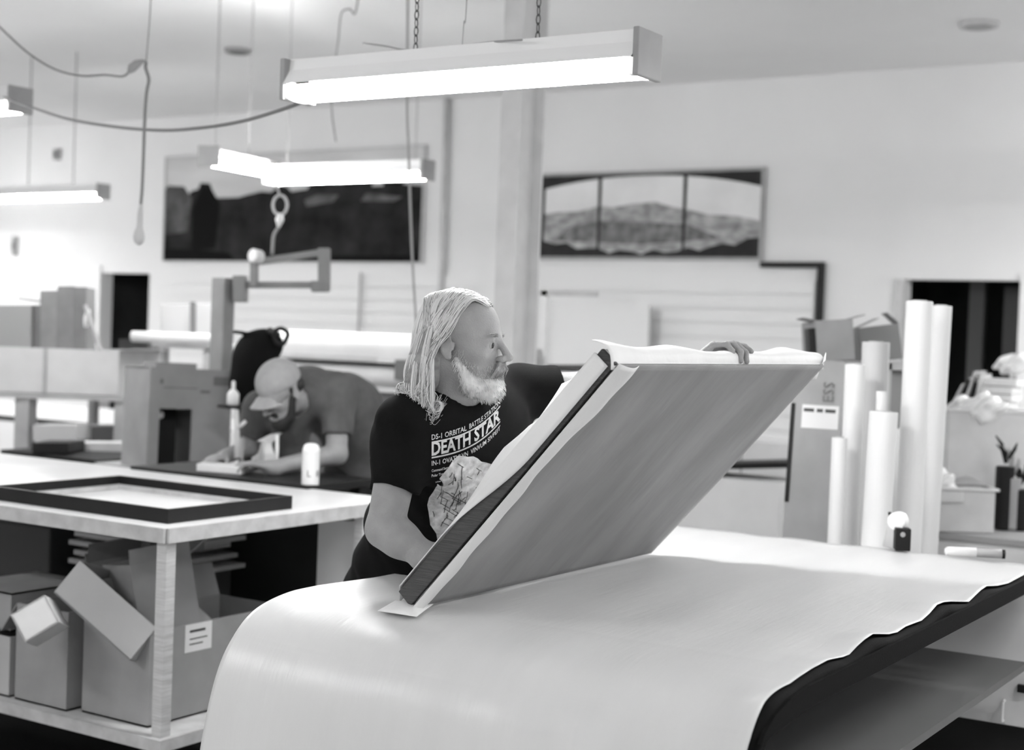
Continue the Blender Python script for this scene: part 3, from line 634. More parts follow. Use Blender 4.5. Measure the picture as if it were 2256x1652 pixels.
def stand(z, x0, x1, y0, y1, name, lab, m, cat='table', th=.03, leg=.05, legs=True):
    t = thing(name, lab, cat, ((x0+x1)/2, (y0+y1)/2, 0)); B(x0, x1, y0, y1, z-th, z).build('tabletop', m, t, bevel=.003)
    if legs:
        for x in (x0+.03, x1-.03-leg):
            for y in (y0+.03, y1-.03-leg): B(x, x+leg, y, y+leg, 0, z-th).build('leg', m, t)
    return t
# cartons above/behind: rack at depth 6
c = P(1890, 800, D=6.2)
rk = thing('storage_rack', 'grey rack behind the upright rolls carrying cartons', 'rack', (c.x, c.y, 0))
zr = P(1880, 795, D=6.2).z; a = P(1790, 800, D=6.2); b = P(1992, 800, D=6.2)
B(min(a.x, b.x)-.02, max(a.x, b.x)+.02, a.y-.05, a.y+.5, zr-.03, zr-.002).build('shelf', M_grey, rk)
B(min(a.x, b.x)-.02, max(a.x, b.x)+.02, a.y-.05, a.y+.5, .40, .43).build('shelf', M_grey, rk)
B(max(a.x, b.x)-.22, max(a.x, b.x)-.02, a.y+.0, a.y+.4, .43, zr-.035).build('panel', mat('rack_panel', .20, .7), rk)
for x in (min(a.x, b.x)-.02, max(a.x, b.x)-.02): 
    for y in (a.y-.05, a.y+.46): B(x, x+.04, y, y+.04, 0, zr).build('post', M_grey, rk)
t, o_, ea, eb, ec = ybox('carton', 'carton with ragged open top above the upright rolls, nearest the slat panel frame', 'box', 1800, 706, 1884, 797, 6.2, .3, M_card, -.05, 'cartons on the rack behind the rolls')
MB().hexa(o_-ea.normalized()*.03-ec*.02, ea.normalized()*.026, eb*.82, ec*.3).build('dark_side', M_black, t, label='dark left side')  # black slab forms the dark left side of the carton
MB().hexa(o_+eb, ea.normalized()*-.05+V((0, 0, .012)), ec*.5, V((0, 0, .004))).build('flap', M_card, t)
MB().hexa(o_+eb+ea, ea.normalized()*.05+V((0, 0, .012)), ec*.5, V((0, 0, .004))).build('flap', M_card, t)
t, o_, ea, eb, ec = ybox('carton', 'smaller carton behind the dull wide roll, flaps open', 'box', 1900, 722, 1990, 800, 6.45, .25, mat('grey_carton', .24, .75), -.12, 'cartons on the rack behind the rolls')
MB().hexa(o_+eb, ea*.5+V((0, 0, .03)), ec*.4, V((0, 0, .004))).build('flap', M_card, t)
MB().hexa(o_+eb+ea, -ea*.3+V((0, 0, .05)), ec*.4, V((0, 0, .004))).build('flap', M_card, t)
# white lower cabinets along the wall behind + black ledge
c = P(1640, 1000, D=8.6)
cab = thing('white_cabinet', 'white cabinet with black ledge seen between the tilted panel and the carton', 'cabinet', (c.x, c.y, 0))
zt = P(1650, 880, D=8.6).z
B(c.x-.75, c.x+.7, c.y, c.y+.55, .0, 1.02).build('body', M_white, cab, bevel=.004)
for x in (-.42, -.02, .38): B(c.x+x, c.x+x+.008, c.y-.008, c.y, .1, .95).build('door_seam', M_grey, cab)
a, b = P(1620, 1046, D=7.6), P(1742, 1022, D=7.6)
bar = thing('ledge_bench', 'low white bench with a black front edge behind the tilted panel', 'bench', (a.x, a.y, 0))
MB().hexa(a+V((-.5, -.02, -.02))-(b-a)*.0, (b-a)*1.0+V((.5, 0, 0)), V((0, .4, 0)), V((0, 0, .03))).build('top', M_black, bar)
B(a.x-.5, b.x, a.y+.02, a.y+.35, 0, a.z-.025).build('body', M_white, bar)
# white desk with drawers at the right
a = P(2036, 1166, D=6.9); dz = a.z; DY = 6.35
t = thing('drawer_desk', 'white desk with drawers behind the rolls at the right edge', 'desk', (-.9, DY+.3, 0))
dz = P(2040, 1168, Y=DY).z; x0 = P(2036, 1200, Y=DY).x
B(x0, x0+1.5, DY, DY+.7, dz-.03, dz).build('desktop', mat('grey_top', .42, .5), t, bevel=.003)
B(x0+.01, x0+1.48, DY+.02, DY+.68, .10, dz-.031).build('body', M_white, t)
B(x0+.03, x0+1.46, DY+.04, DY+.66, 0, .0995).build('plinth', M_black, t)
for k, (za, zb) in enumerate(((.12, .38), (.39, dz-.05))):
    for j_ in range(3):
        xa = x0+.02+j_*.485; q = B(xa, xa+.475, DY+.002, DY+.0195, za, zb).build('drawer', M_white, t, bevel=.003)
        MB().tube([(xa+.20, DY+.002, zb-.06), (xa+.20, DY-.02, zb-.06), (xa+.30, DY-.02, zb-.06), (xa+.30, DY+.002, zb-.06)], .006, 6).build('handle', M_chain, q)
# marker, tape dispenser, black box on the far edge of the big table
a, b, c = P(2082, 1214, Z=.998), P(2150, 1217, Z=.998), P(2214, 1221, Z=.998)
t = thing('marker_pen', 'thick marker with clear cap lying on the far edge of the papered table', 'marker', a)
MB().tube([a, a.lerp(b, .1), b], [.009, .0145, .0145], 14).build('cap', M_white, t, smooth=True); MB().tube([b, b.lerp(c, .9)], [.0135, .0135], 14).build('barrel', mat('marker_grey', .4, .4), t, smooth=True)
MB().tube([b.lerp(c, .9), c], [.014, .014], 14).build('end_plug', M_black, t, smooth=True)
a = P(1972, 1213, Z=.982); b = P(2006, 1215, Z=.982); ax_ = (b-a); ax_.z = 0
t = thing('black_box', 'small black box standing on the far edge of the papered table', 'box', a); MB().hexa(a, ax_, V((-.02, .04, 0)), V((0, 0, .068))).build('body', M_black, t, bevel=.003)
MB().lathe(a+ax_*.5+V((-.002, -.001, .05)), (.2, -1, 0), [(.008, 0), (.007, .002)], 16).build('emblem', M_grey, t)
a = P(1952, 1205, Z=.982)
t = thing('tape_dispenser', 'tape dispenser with black jaw left of the small black box', 'dispenser', a); r_ = (b-a).normalized(); r_.z = 0
u_ = V((0, 0, 1)); 
MB().poly([a+r_*-.012, a+r_*.05, a+r_*.048+u_*.02, a+r_*.012+u_*.088], V((-.012, .03, 0))).build('body', M_lgrey, t)
MB().poly([a+r_*.050+u_*.018, a+r_*.052+u_*.04, a+r_*.014+u_*.108, a+r_*.002+u_*.106, a+r_*.006+u_*.09, a+r_*.02+u_*.085], V((-.012, .03, 0))+V((.003, -.004, 0))).build('blade', M_black, t)
MB().lathe(a+r_*.04+u_*.085+V((.0, -.012, 0)), (0, 1, 0), [(.026, 0), (.028, .003), (.028, .037), (.026, .04)], 24).build('tape_roll', M_refl, t)
# clear storage bin on the desk
def bin_(lab, px0, py0, px1, py1, D, dep, group=None, m=None):
    a = P(px0, py1, D=D); a.z = dz+.003; b = P(px1, py1, D=D); b.z = a.z; h = P(px0, py0, D=D).z-a.z; ea = b-a; ec = V((-ea.y, ea.x, 0)).normalized()*dep
    t = thing('storage_bin', lab, 'bin', a, group); q = MB(); th = .004; u_ = V((0, 0, h)); ua = ea.normalized(); uc = ec.normalized()
    q.hexa(a, ea, ec, V((0, 0, th))); q.hexa(a, ea, uc*th, u_); q.hexa(a+ec-uc*th, ea, uc*th, u_); q.hexa(a, ua*th, ec, u_); q.hexa(a+ea-ua*th, ua*th, ec, u_)
    q.build('tub', m or M_plastic, t, bevel=.006)
    q = MB(); zt_ = V((0, 0, h)); w2 = .014
    q.hexa(a+zt_-ua*w2-uc*w2, ea+ua*2*w2, uc*w2, V((0, 0, .012))); q.hexa(a+ec+zt_-ua*w2, ea+ua*2*w2, uc*w2, V((0, 0, .012))); q.hexa(a+zt_-ua*w2, ua*w2, ec, V((0, 0, .012))); q.hexa(a+ea+zt_, ua*w2, ec, V((0, 0, .012)))
    q.build('rim', M_white, t, bevel=.003); return t, a, ea, ec, h
t, a, ea, ec, h = bin_('clear plastic storage bin full of white sheets on the white desk', 2068, 1078, 2190, 1162, 6.35, .34)
for k in range(3):
    q = MB(); k_ = k; q.grid(lambda u, v: a+ea*(.06+.88*u)+ec*(.08+.84*v)+V((0, 0, h*(.35+.22*k_)+.012*math.sin(5*u+k_*2)*math.cos(4*v+k_))), 10, 10, .03)
    tag(q.build('folded_sheet', M_wrap, smooth=True), ['white folded sheet at the bottom of the clear bin', 'white folded sheet in the middle of the clear bin', 'crumpled white sheet on top in the clear bin'][k], 'sheet', 'sheets in the clear bin')
q = a+ea*.45+ec*.4+V((0, 0, h+.02))
tag(MB().grid(lambda u, v: q+ea*(.62*(u-.2))+ec*(.4*(v-.5))+V((0, 0, .03*math.sin(u*3.1)*math.sin(v*3.1))), 12, 10, .01).build('folded_bag', M_grey, smooth=True), 'grey folded bag lying on the clear bin', 'bag')
tag(MB().hexa(a+ea*.0+V((-.0, -.02, h*.72)), ea*.42, V((0, .02, 0)), V((0, 0, .045))).build('label_card', M_label), 'white label card hung on the clear bin', 'label')
a = P(2045, 1100, D=6.6)
tag(B(a.x-.02, a.x+.02, a.y, a.y+.05, dz+.001, dz+.10).build('black_stapler', M_black, bevel=.005), 'small black upright tool left of the clear bin', 'tool')
# shelf above desk with white tubs, papers, plants
t2, a, ea, ec, h = bin_('large milky tub behind the tall rolls at the right', 2085, 905, 2262, 1052, 6.75, .3)
SY = 7.35; sz = P(2150, 900, Y=SY).z
sx0 = P(2078, 900, Y=SY).x
sh = thing('shelf_unit', 'white shelf unit over the desk holding papers at the right edge', 'shelf', (sx0+.6, SY, 0))
B(sx0, sx0+1.3, SY, SY+.4, sz-.03, sz).build('shelf_board', M_white, sh); B(sx0, sx0+1.3, SY, SY+.4, dz+.12, dz+.14).build('shelf_board', M_white, sh)
for x in (sx0, sx0+.45, sx0+1.27): B(x, x+.03, SY+.005, SY+.4, 0, sz-.031).build('upright', M_white, sh)
a = P(2078, 990, Y=SY-.05); b = P(2135, 990, Y=SY-.05)
tag(B(a.x, b.x, SY-.04, SY-.005, P(2100, 1012, Y=SY).z, P(2100, 938, Y=SY).z).build('dark_case', mat('dark_case', .07, .5, noise=.5, nscale=20), bevel=.006), 'dark case showing right of the tall rolls', 'case')
for k in range(7):
    x = P(2100+k*9, 880, Y=SY+.1).x; z = sz+.001; lean = .45-.06*k; hh = .13+.02*((k*5) % 4)
    tag(MB().hexa((x, SY+.04+.03*(k % 3), z), V((math.cos(lean)*.012, 0, -math.sin(lean)*.0+.0)), (0, .2, 0), V((math.sin(lean)*hh, 0, math.cos(lean)*hh))).build('leaning_folder', [M_lgrey, M_dark, M_white][k % 3]), 'folder leaning in the row on the shelf before the dark doorway, ' + ['first', 'second', 'third', 'fourth', 'fifth', 'sixth', 'last'][k] + ' from the rolls', 'folder', 'leaning folders on the shelf')
a = P(2185, 880, Y=SY+.2)
for k in range(4):
    tag(MB().hexa(V((a.x-.12+.01*k, SY+.1, sz+.001+.038*k)), (.22+.01*(k % 2), 0, 0), (0, .22, 0), (0, 0, .034)).build('paper_stack', M_white if k % 2 else M_wrap), ['lowest', 'second', 'third', 'top'][k]+' white paper bundle in the pile on the right shelf', 'paper', 'paper bundles on the right shelf')
def crumple(lab, px, py, D, rad, seed, m, zf=None, name='plastic_bag', cat='bag'):
    c = P(px, py, D=D)
    if zf is not None: c.z = zf+rad[2]*.92
    def dp(p): return .012*np.sin(46*(p[..., 0]+.6*p[..., 2])+seed)*np.sin(37*(p[..., 2]-.5*p[..., 1])+2*seed)+.008*np.sin(83*(p[..., 0]-p[..., 2])+seed)
    q = solid([ell(c, rad, k=.03), ell(c+V((rad[0]*.4, 0, rad[2]*.45)), (rad[0]*.6, rad[1]*.7, rad[2]*.6), k=.03)], .008, dp)
    return tag(q.build(name, m, smooth=True), lab, cat)
M_film = mat('crumpled_film', .85, .3, noise=.08, nscale=25)
crumple('crumpled white plastic bag on the right shelf beside the paper bundles', 2225, 880, SY+1.1, (.09, .07, .06), 1.0, M_film, sz+.155)
crumple('crumpled pale plastic bag in the big milky tub at the right edge', 2150, 905, 6.8, (.13, .08, .07), 2.3, M_film)
crumple('white crumpled cloth spilling over the left end of the clear bin', 2062, 1075, 6.45, (.07, .06, .09), 4.1, M_film, name='white_cloth', cat='cloth')
# tangled dark items right edge
for k in range(3):
    q = MB(); c = P(2215+k*16, 1020+k*25, D=6.5)
    for i_ in range(7):
        a_ = random.uniform(0, 6.28); l_ = random.uniform(.05, .13); e_ = c+V((math.cos(a_)*l_*.5, .02*math.sin(a_*3), l_)); q.tube([c, c.lerp(e_, .6)+V((.01, 0, .01)), e_], [.006, .009, .003], 6)
    q.lathe(V((c.x, c.y, dz+.001)), (0, 0, 1), [(.03, 0), (.04, .01), (.04, max(.05, c.z-dz-.02)), (.036, max(.05, c.z-dz-.02)+.005)], 16)
    tag(q.build('tool_cup', M_black if k != 1 else M_grey, smooth=False), ['dark cup of tools behind the clear bin', 'grey cup of tools at the right edge of the desk', 'dark cup of tools, lowest at the right edge'][k], 'cup', 'tool cups on the desk')

# ================================================================== LEFT BACKGROUND
# white far table and shelves of the left
z = .84
t = stand(.84, -11.2, -7.35, 7.3, 8.6, 'white_table', 'white table at the back left under the raised bench', M_white, th=.02)
B(-11.2, -7.35, 7.28, 7.30, .80, .84).build('edge', M_chain, t)
# raised bench carrying the light box
DB = 8.6; zb = P(140, 862, D=DB).z; a = P(-60, 862, D=DB); b = P(284, 866, D=DB)
bn = thing('raised_bench', 'grey bench with thick posts carrying the long pale box at the left', 'bench', (b.x-.5, b.y+.2, 0))
MB().hexa(a+V((0, 0, -.03)), V((b.x-a.x, b.y-a.y, 0)), V((-.1, .45, 0)), V((0, 0, .03))).build('top', M_grey, bn)
for px in (45, 265):
    q = P(px, 900, D=DB); MB().hexa((q.x-.05, q.y, 0), (.085, .03, 0), (-.03, .085, 0), (0, 0, zb-.031)).build('post', M_grey, bn)
for px in (60, 275):
    q = P(px, 900, D=DB+.5); MB().hexa((q.x-.05, q.y, 0), (.06, .02, 0), (-.02, .06, 0), (0, 0, zb-.031)).build('post', M_grey, bn)
ea = V((b.x-a.x, b.y-a.y, 0)); o_ = a+V((0, 0, .002)); hb = P(100, 760, D=DB).z-zb
t = carton('long_box', 'long pale open box on the raised bench at the left', o_, ea*.93, V((-.1, .42, 0)), V((0, 0, hb)), m=mat('pale_box', .50, .7, noise=.05), group=None, flaps=(('b1', .09, .1),))
q = MB(); q.hexa(o_+ea*.45-V((-.002, .006, 0)), ea.normalized()*.02, V((0, -.002, 0)), V((0, 0, hb))); q.build('fold', M_grey, t)
# grey case and stacked grey boxes on/behind the long box
ybox('grey_case', 'flat grey case standing in the long box, cut by the left photo edge', 'case', -60, 672, 68, 800, 8.75, .12, mat('case_grey', .26, .6))
for k, (x0, x1, y0) in enumerate(((60, 92, 672), (88, 128, 640), (126, 165, 630), (163, 192, 632))):
    ybox('grey_binder', ['first and shortest', 'second', 'third', 'fourth and rightmost'][k]+' grey binder of the row standing in the long box', 'binder', x0, y0, x1-2, 800, 8.8, .2, mat('binder_%d' % k, [.13, .20, .17, .15][k], .7, noise=.15), group='binders in the long box', bevel=.003)
a, b = P(187, 672, D=8.7), P(228, 790, D=8.7)
tag(MB().tube([a, b], .012, 6).build('leaning_stick', M_grey), 'stick leaning off the right side of the grey binders', 'stick')
tag(MB().hexa(P(184, 700, D=8.72), P(184, 700, D=8.72)-P(188, 680, D=8.72)+V((.02, 0, 0)), V((0, .03, 0)), V((.02, 0, .05))).build('white_tag', M_label), 'small white tag on the right binder', 'tag')
tag(MB().tube([P(40, 657, D=8.9), P(90, 664, D=8.9)], .008, 6).build('leaning_stick', M_grey), 'short stick lying across the grey case top', 'stick')
# dark machine under doorway
ybox('dark_machine', 'dark machine standing before the left doorway', 'machine', 262, 748, 326, 862, 9.6, .4, mat('dark_machine', .03, .5, noise=.5, nscale=12))
c = P(300, 862, D=9.6); stand(c.z-.002, c.x-.4, c.x+.15, c.y-.1, c.y+.25, 'machine_table', 'grey stand under the dark machine', M_grey)
# things on a dark tray table in front
dt = stand(P(180, 1004, D=7.6).z, P(-80, 1000, D=7.6).x, P(296, 1000, D=7.6).x, P(180, 1004, D=7.6).y-.1, P(180, 1004, D=7.6).y+.8, 'dark_table', 'dark table behind the far edge of the packing table', M_black)
zt = P(180, 1004, D=7.6).z+.002
ybox('black_case', 'low black case on the dark table at the left', 'case', 70, 975, 150, 999, 7.6, .3, M_black)
ybox('pale_folded_cloth', 'pale folded bundle on the dark table', 'cloth', 152, 975, 280, 996, 7.9, .2, M_lgrey)
ybox('pale_carton', 'pale carton on the dark table below the raised bench', 'box', 72, 936, 168, 972, 8.3, .3, M_cardl)
ybox('grey_carton', 'darker grey carton right of the pale one below the bench', 'box', 166, 938, 268, 980, 9.0, .3, mat('grey_carton2', .15, .7))
# big open fronted carton
D0 = 7.0; a = P(322, 1035, D=D0); b = P(500, 1035, D=D0+.25); c = P(330, 808, D=D0); ea, eb, ec = face_box(a, b, c, .3)
t = thing('open_front_carton', 'big upright carton with a dark opening in its front, left of the capped man', 'box', a)
q = MB(); u_ = ea.normalized(); w_ = eb.normalized()
q.hexa(a, ea*.13, eb, u_.cross(w_).normalized()*0+ec*.04); q.hexa(a+ea*.53, ea*.47, eb, ec*.04); q.hexa(a+ea*.13+eb*.60, ea*.40, eb*.40, ec*.04); q.hexa(a+ec*.04, ea, w_*.01, ec*.96); q.hexa(a+ec*.04+w_*.01, u_*.01, eb-w_*.01, ec*.96); q.hexa(a+ec*.04+ea-u_*.01+w_*.01, u_*.01, eb-w_*.01, ec*.96); q.hexa(a+ec, ea, eb, ec.normalized()*.01); q.hexa(a+eb-w_*.01+ec*.04, ea, w_*.01, ec*.96)
q.build('body', M_card, t)
MB().hexa(a+ea*.13+ec*.6, ea*.4, eb*.6, ec.normalized()*.01).build('opening_shade', M_dark, t, label='black sheet for the shade inside')  # black sheet stands in for the shade inside the carton
q = MB()
for (x_, y_, w__, h_) in ((.12, .84, .04, .05), (.16, .80, .42, .012), (.62, .76, .12, .03), (.78, .84, .2, .09)): q.hexa(a+ea*x_+eb*y_-ec*.004, ea*w__, eb*h_, ec*.003)
q.build('print', M_cardd, t)
q = MB(); q.hexa(a+ea*.06+eb, ea*.5, eb*.05, ec*.5); q.build('flap', M_card, t)
MB().lathe(a+ea*.22+eb*.49+ec*.3, (0, 0, 1), [(.002, 0), (.02, .004), (.024, .02), (.02, .036), (.002, .04)], 14).build('inner_lamp', M_lgrey, t, smooth=True)
zz = P(410, 1035, D=7.05).z; p_ = P(400, 1035, D=7.1)
stand(zz-.004, p_.x-.5, p_.x+.22, p_.y-.1, p_.y+.42, 'carton_table', 'table carrying the big open fronted carton', M_grey)
# far things behind it
t = stand(P(420, 758, D=9.4).z-.0, P(290, 750, D=9.4).x, P(500, 750, D=9.4).x, P(400, 750, D=9.4).y, P(400, 750, D=9.4).y+.6, 'back_counter', 'pale counter behind the big carton', M_lgrey)
a, b = P(292, 748, D=9.35), P(490, 752, D=9.2); a.z += .02; b.z = a.z
tag(MB().tube([a, b], .035, 14).build('paper_roll', M_roll, smooth=False), 'white roll lying on the pale counter, end pointing left', 'roll')
ybox('pale_board', 'pale grey board standing on the counter left of the arm post', 'board', 354, 670, 420, 745, 9.7, .05, mat('board2', .45, .7))
ybox('pale_board', 'second pale board against the arm post', 'board', 432, 668, 482, 745, 9.75, .05, mat('board3', .42, .7))
ybox('dark_board', 'narrow dark strip between the two pale boards', 'board', 418, 664, 431, 742, 9.6, .03, mat('board4', .13, .7))
# articulated arm
DA = 7.6; m = mat('arm_grey', .25, .55, noise=.1)
pz = P(490, 1000, D=DA); t = thing('support_arm', 'tall grey post with a jointed arm above the capped man', 'stand', (pz.x, pz.y, 0))
def bar(p, q, w_, n='bar'): return MB().tube([p, q], w_, 4).build(n, m, t)
top = P(492, 612, D=DA); base = V((P(490, 700, D=DA).x, P(490, 700, D=DA).y, 0))
MB().hexa(base+V((-.045, -.04, 0)), (.09, 0, 0), (0, .08, 0), V((0, 0, top.z))).build('post', m, t, bevel=.004)
MB().lathe(base, (0, 0, 1), [(.25, 0), (.25, .02), (.05, .03)], 24).build('base', m, t)
def hb_(px0, py0, px1, py1, D, dep, n): 
    a = P(px0, py1, D=D); ea, eb, ec = face_box(a, P(px1, py1, D=D), P(px0, py0, D=D), dep); MB().hexa(a, ea, eb, ec).build(n, m, t, bevel=.004)
hb_(512, 606, 540, 664, DA-.05, .10, 'bracket'); hb_(538, 620, 712, 634, DA-.02, .05, 'lower_arm'); hb_(700, 546, 725, 640, DA-.04, .07, 'upright_link'); hb_(685, 618, 722, 642, DA-.05, .06, 'joint')
a, b = P(560, 578, D=DA-.02), P(712, 556, D=DA-.02); MB().tube([a, b], [.022, .022], 4).build('upper_arm', m, t)
hb_(550, 562, 566, 632, DA-.05, .06, 'link'); MB().lathe(P(572, 566, D=DA-.1), (0, -1, .1), [(.035, 0), (.035, .05), (.03, .055)], 16).build('knob', M_white, t)
# ring and plug hanging from the lamp
c = P(617, 452, D=7.5)
t = thing('hanging_coil', 'coiled cable ring with white plug hanging from the lamp at the skyline picture', 'cable', c)
ring = [c+V((rt.x, rt.y, 0))*(.036*math.cos(a_))+V((0, 0, 1))*(.05*math.sin(a_)) for a_ in [2*math.pi*j_/20 for j_ in range(20)]]
MB().tube(ring, .008, 8, closed=True).build('ring', M_lgrey, t, smooth=True)
MB().tube(catmull([P(606, 392, D=7.4), P(610, 410, D=7.45), P(617, 432, D=7.5)], 5), .006, 6).build('hanger', M_lgrey, t, smooth=True)
MB().tube([P(618, 470, D=7.5), P(616, 484, D=7.5), P(614, 500, D=7.5)], [.012, .022, .008], 12).build('plug', M_refl, t, smooth=True)
MB().tube(catmull([P(614, 500, D=7.5), P(603, 520, D=7.52), P(600, 560, D=7.55)], 5), .008, 6).build('lead', M_grey, t, smooth=True)
# wide-format machine with rolls
MY = 7.0; def_z = lambda py, y=MY, px=780: P(px, py, Y=y).z
mx0, mx1 = P(600, 760, Y=MY).x, P(930, 760, Y=MY).x
t = thing('wide_printer', 'wide white roll machine behind the two men', 'machine', ((mx0+mx1)/2, MY+.2, 0))
rr = (def_z(733)-def_z(800))/2
MB().tube([(mx0, MY+.1, def_z(766)), (mx1, MY+.1, def_z(766))], rr, 28).build('upper_roll', M_roll, t, smooth=False)
B(mx0, mx1, MY-.02, MY+.5, def_z(798), def_z(785)).build('bed', M_lgrey, t)
B(mx0-.02, mx1, MY-.08, MY+.1, def_z(800), def_z(795)).build('dark_slot', M_dark, t)
MB().tube([(mx0, MY+.0, def_z(822)), (mx1-.08, MY+.0, def_z(822))], .06, 24).build('lower_roll', M_roll, t, smooth=False)
B(mx0, mx1, MY+.02, MY+.5, def_z(860), def_z(840)).build('front_cover', M_white, t); B(mx0+.05, mx1-.05, MY+.06, MY+.5, .1, def_z(861)).build('body', mat('machine_body', .13, .6), t)
for x in (mx0+.1, mx1-.2): B(x, x+.08, MY+.1, MY+.4, 0, .1).build('foot', M_grey, t)
B(mx1-.13, mx1-.02, MY-.09, MY-.0, def_z(830), def_z(786)).build('control_box', mat('ctrl', .16, .6), t, bevel=.004)
B(mx1-.28, mx1-.15, MY-.06, MY-.03, def_z(796), def_z(785)).build('paper_tag', M_label, t)
# black rounded bag with strap ring
c = P(560, 800, D=7.1)
prims = [ell(c, (.115, .10, .155), k=.03), ell(P(585, 760, D=7.1), (.09, .08, .08), k=.03), ell(P(540, 850, D=7.1), (.075, .08, .10), k=.04), cap(P(570, 740, D=7.05), P(515, 730, D=7.05), .012, .01, k=.02)]
t = thing('black_bag', 'rounded black bag hung on the grey post behind the capped man', 'bag', c)
solid(prims, .012).build('body', M_blackm, t, smooth=True)
c2 = P(618, 741, D=7.0); ring = [c2+V((rt.x, rt.y, 0))*(.033*math.cos(a_)*(1+.15*math.sin(3*a_)))+V((0, 0, 1))*(.038*math.sin(a_)) for a_ in [2*math.pi*j_/24 for j_ in range(24)]]
MB().tube(ring, .011, 8, closed=True).build('strap_ring', M_black, t, smooth=True)
t3 = [P(594, 728, D=7.05), P(603, 733, D=7.02), P(612, 738, D=7.0)]; MB().tube(t3, .018, 8).build('strap', M_black, t, smooth=True)
MB().tube([P(535, 890, D=7.0), P(528, 960, D=7.0), P(520, 990, D=7.0)], [.03, .02, .012], 8).build('hanging_strap', M_black, t, smooth=True)
c = P(513, 868, D=6.9)
t = thing('white_bottle', 'small white bottle in front of the black bag', 'bottle', P(513, 893, D=6.9)); q = P(513, 893, D=6.9)
MB().lathe(q, (0, 0, 1), [(.02, 0), (.028, .005), (.028, .055), (.012, .075)], 16).build('body', M_refl, t, smooth=True); MB().lathe(q, (0, 0, 1), [(.009, .076), (.009, .11), (.004, .115)], 12).build('nozzle', M_refl, t)
st = thing('bottle_shelf', 'small black ledge holding the white bottle', 'shelf', q); B(q.x-.07, q.x+.12, q.y-.03, q.y+.12, q.z-.014, q.z-.001).build('board', M_black, st); B(q.x-.03, q.x+.03, q.y+.08, q.y+.11, 0.0, q.z-.015).build('bracket', M_black, st)
# thin things on the slat wall
a = P(795, 600, Y=WY-.08); b = P(790, 722, Y=WY-.08)
cord('thin_rod', 'thin rod leaning on the slat wall above the wide machine', [a, b, V((b.x, WY-.12, .02))], .012, M_grey, cat='rod')
a = P(1432, 672, Y=WY-.2); b = P(1425, 760, Y=WY-.2)
tag(B(a.x-.9, a.x, a.y-.02, a.y+.02, .0, a.z).build('plain_panel', mat('plain_panel', .74, .6)), 'plain white panel leaning on the slat wall above the tilted panel', 'board')
# frame stand right of column
a = P(1199, 640, D=8.6)
t = thing('wire_stand', 'white thin stand right of the steel column', 'stand', (a.x, a.y, 0)); B(a.x-.02, a.x+.02, a.y, a.y+.03, 0, a.z).build('post', M_white, t); B(a.x-.12, a.x+.35, a.y, a.y+.02, a.z-.03, a.z).build('crossbar', M_lgrey, t); B(a.x-.2, a.x+.2, a.y-.1, a.y+.12, 0, .02).build('foot', M_white, t)
a = P(1163, 790, D=8.2)
t, *_ = ybox('switch_box', 'small grey box with dark knob beside the foot of the column', 'switch', 1150, 768, 1190, 817, 8.6, .06, M_lgrey)
MB().lathe(P(1163, 788, D=8.58), (.4, -1, 0), [(.032, 0), (.032, .03), (.02, .04)], 14).build('knob', M_black, t)
ybox('dark_bar', 'dark low machine edge right of the column behind the shoulder', 'machine', 1206, 803, 1330, 816, 8.6, .3, mat('dim_dark', .07, .6))
cb_ = P(1260, 818, D=8.6); stand(cb_.z-.003, cb_.x-.45, cb_.x+.5, cb_.y-.1, cb_.y+.5, 'back_table', 'white table behind the shoulder of the man with white hair', M_white)

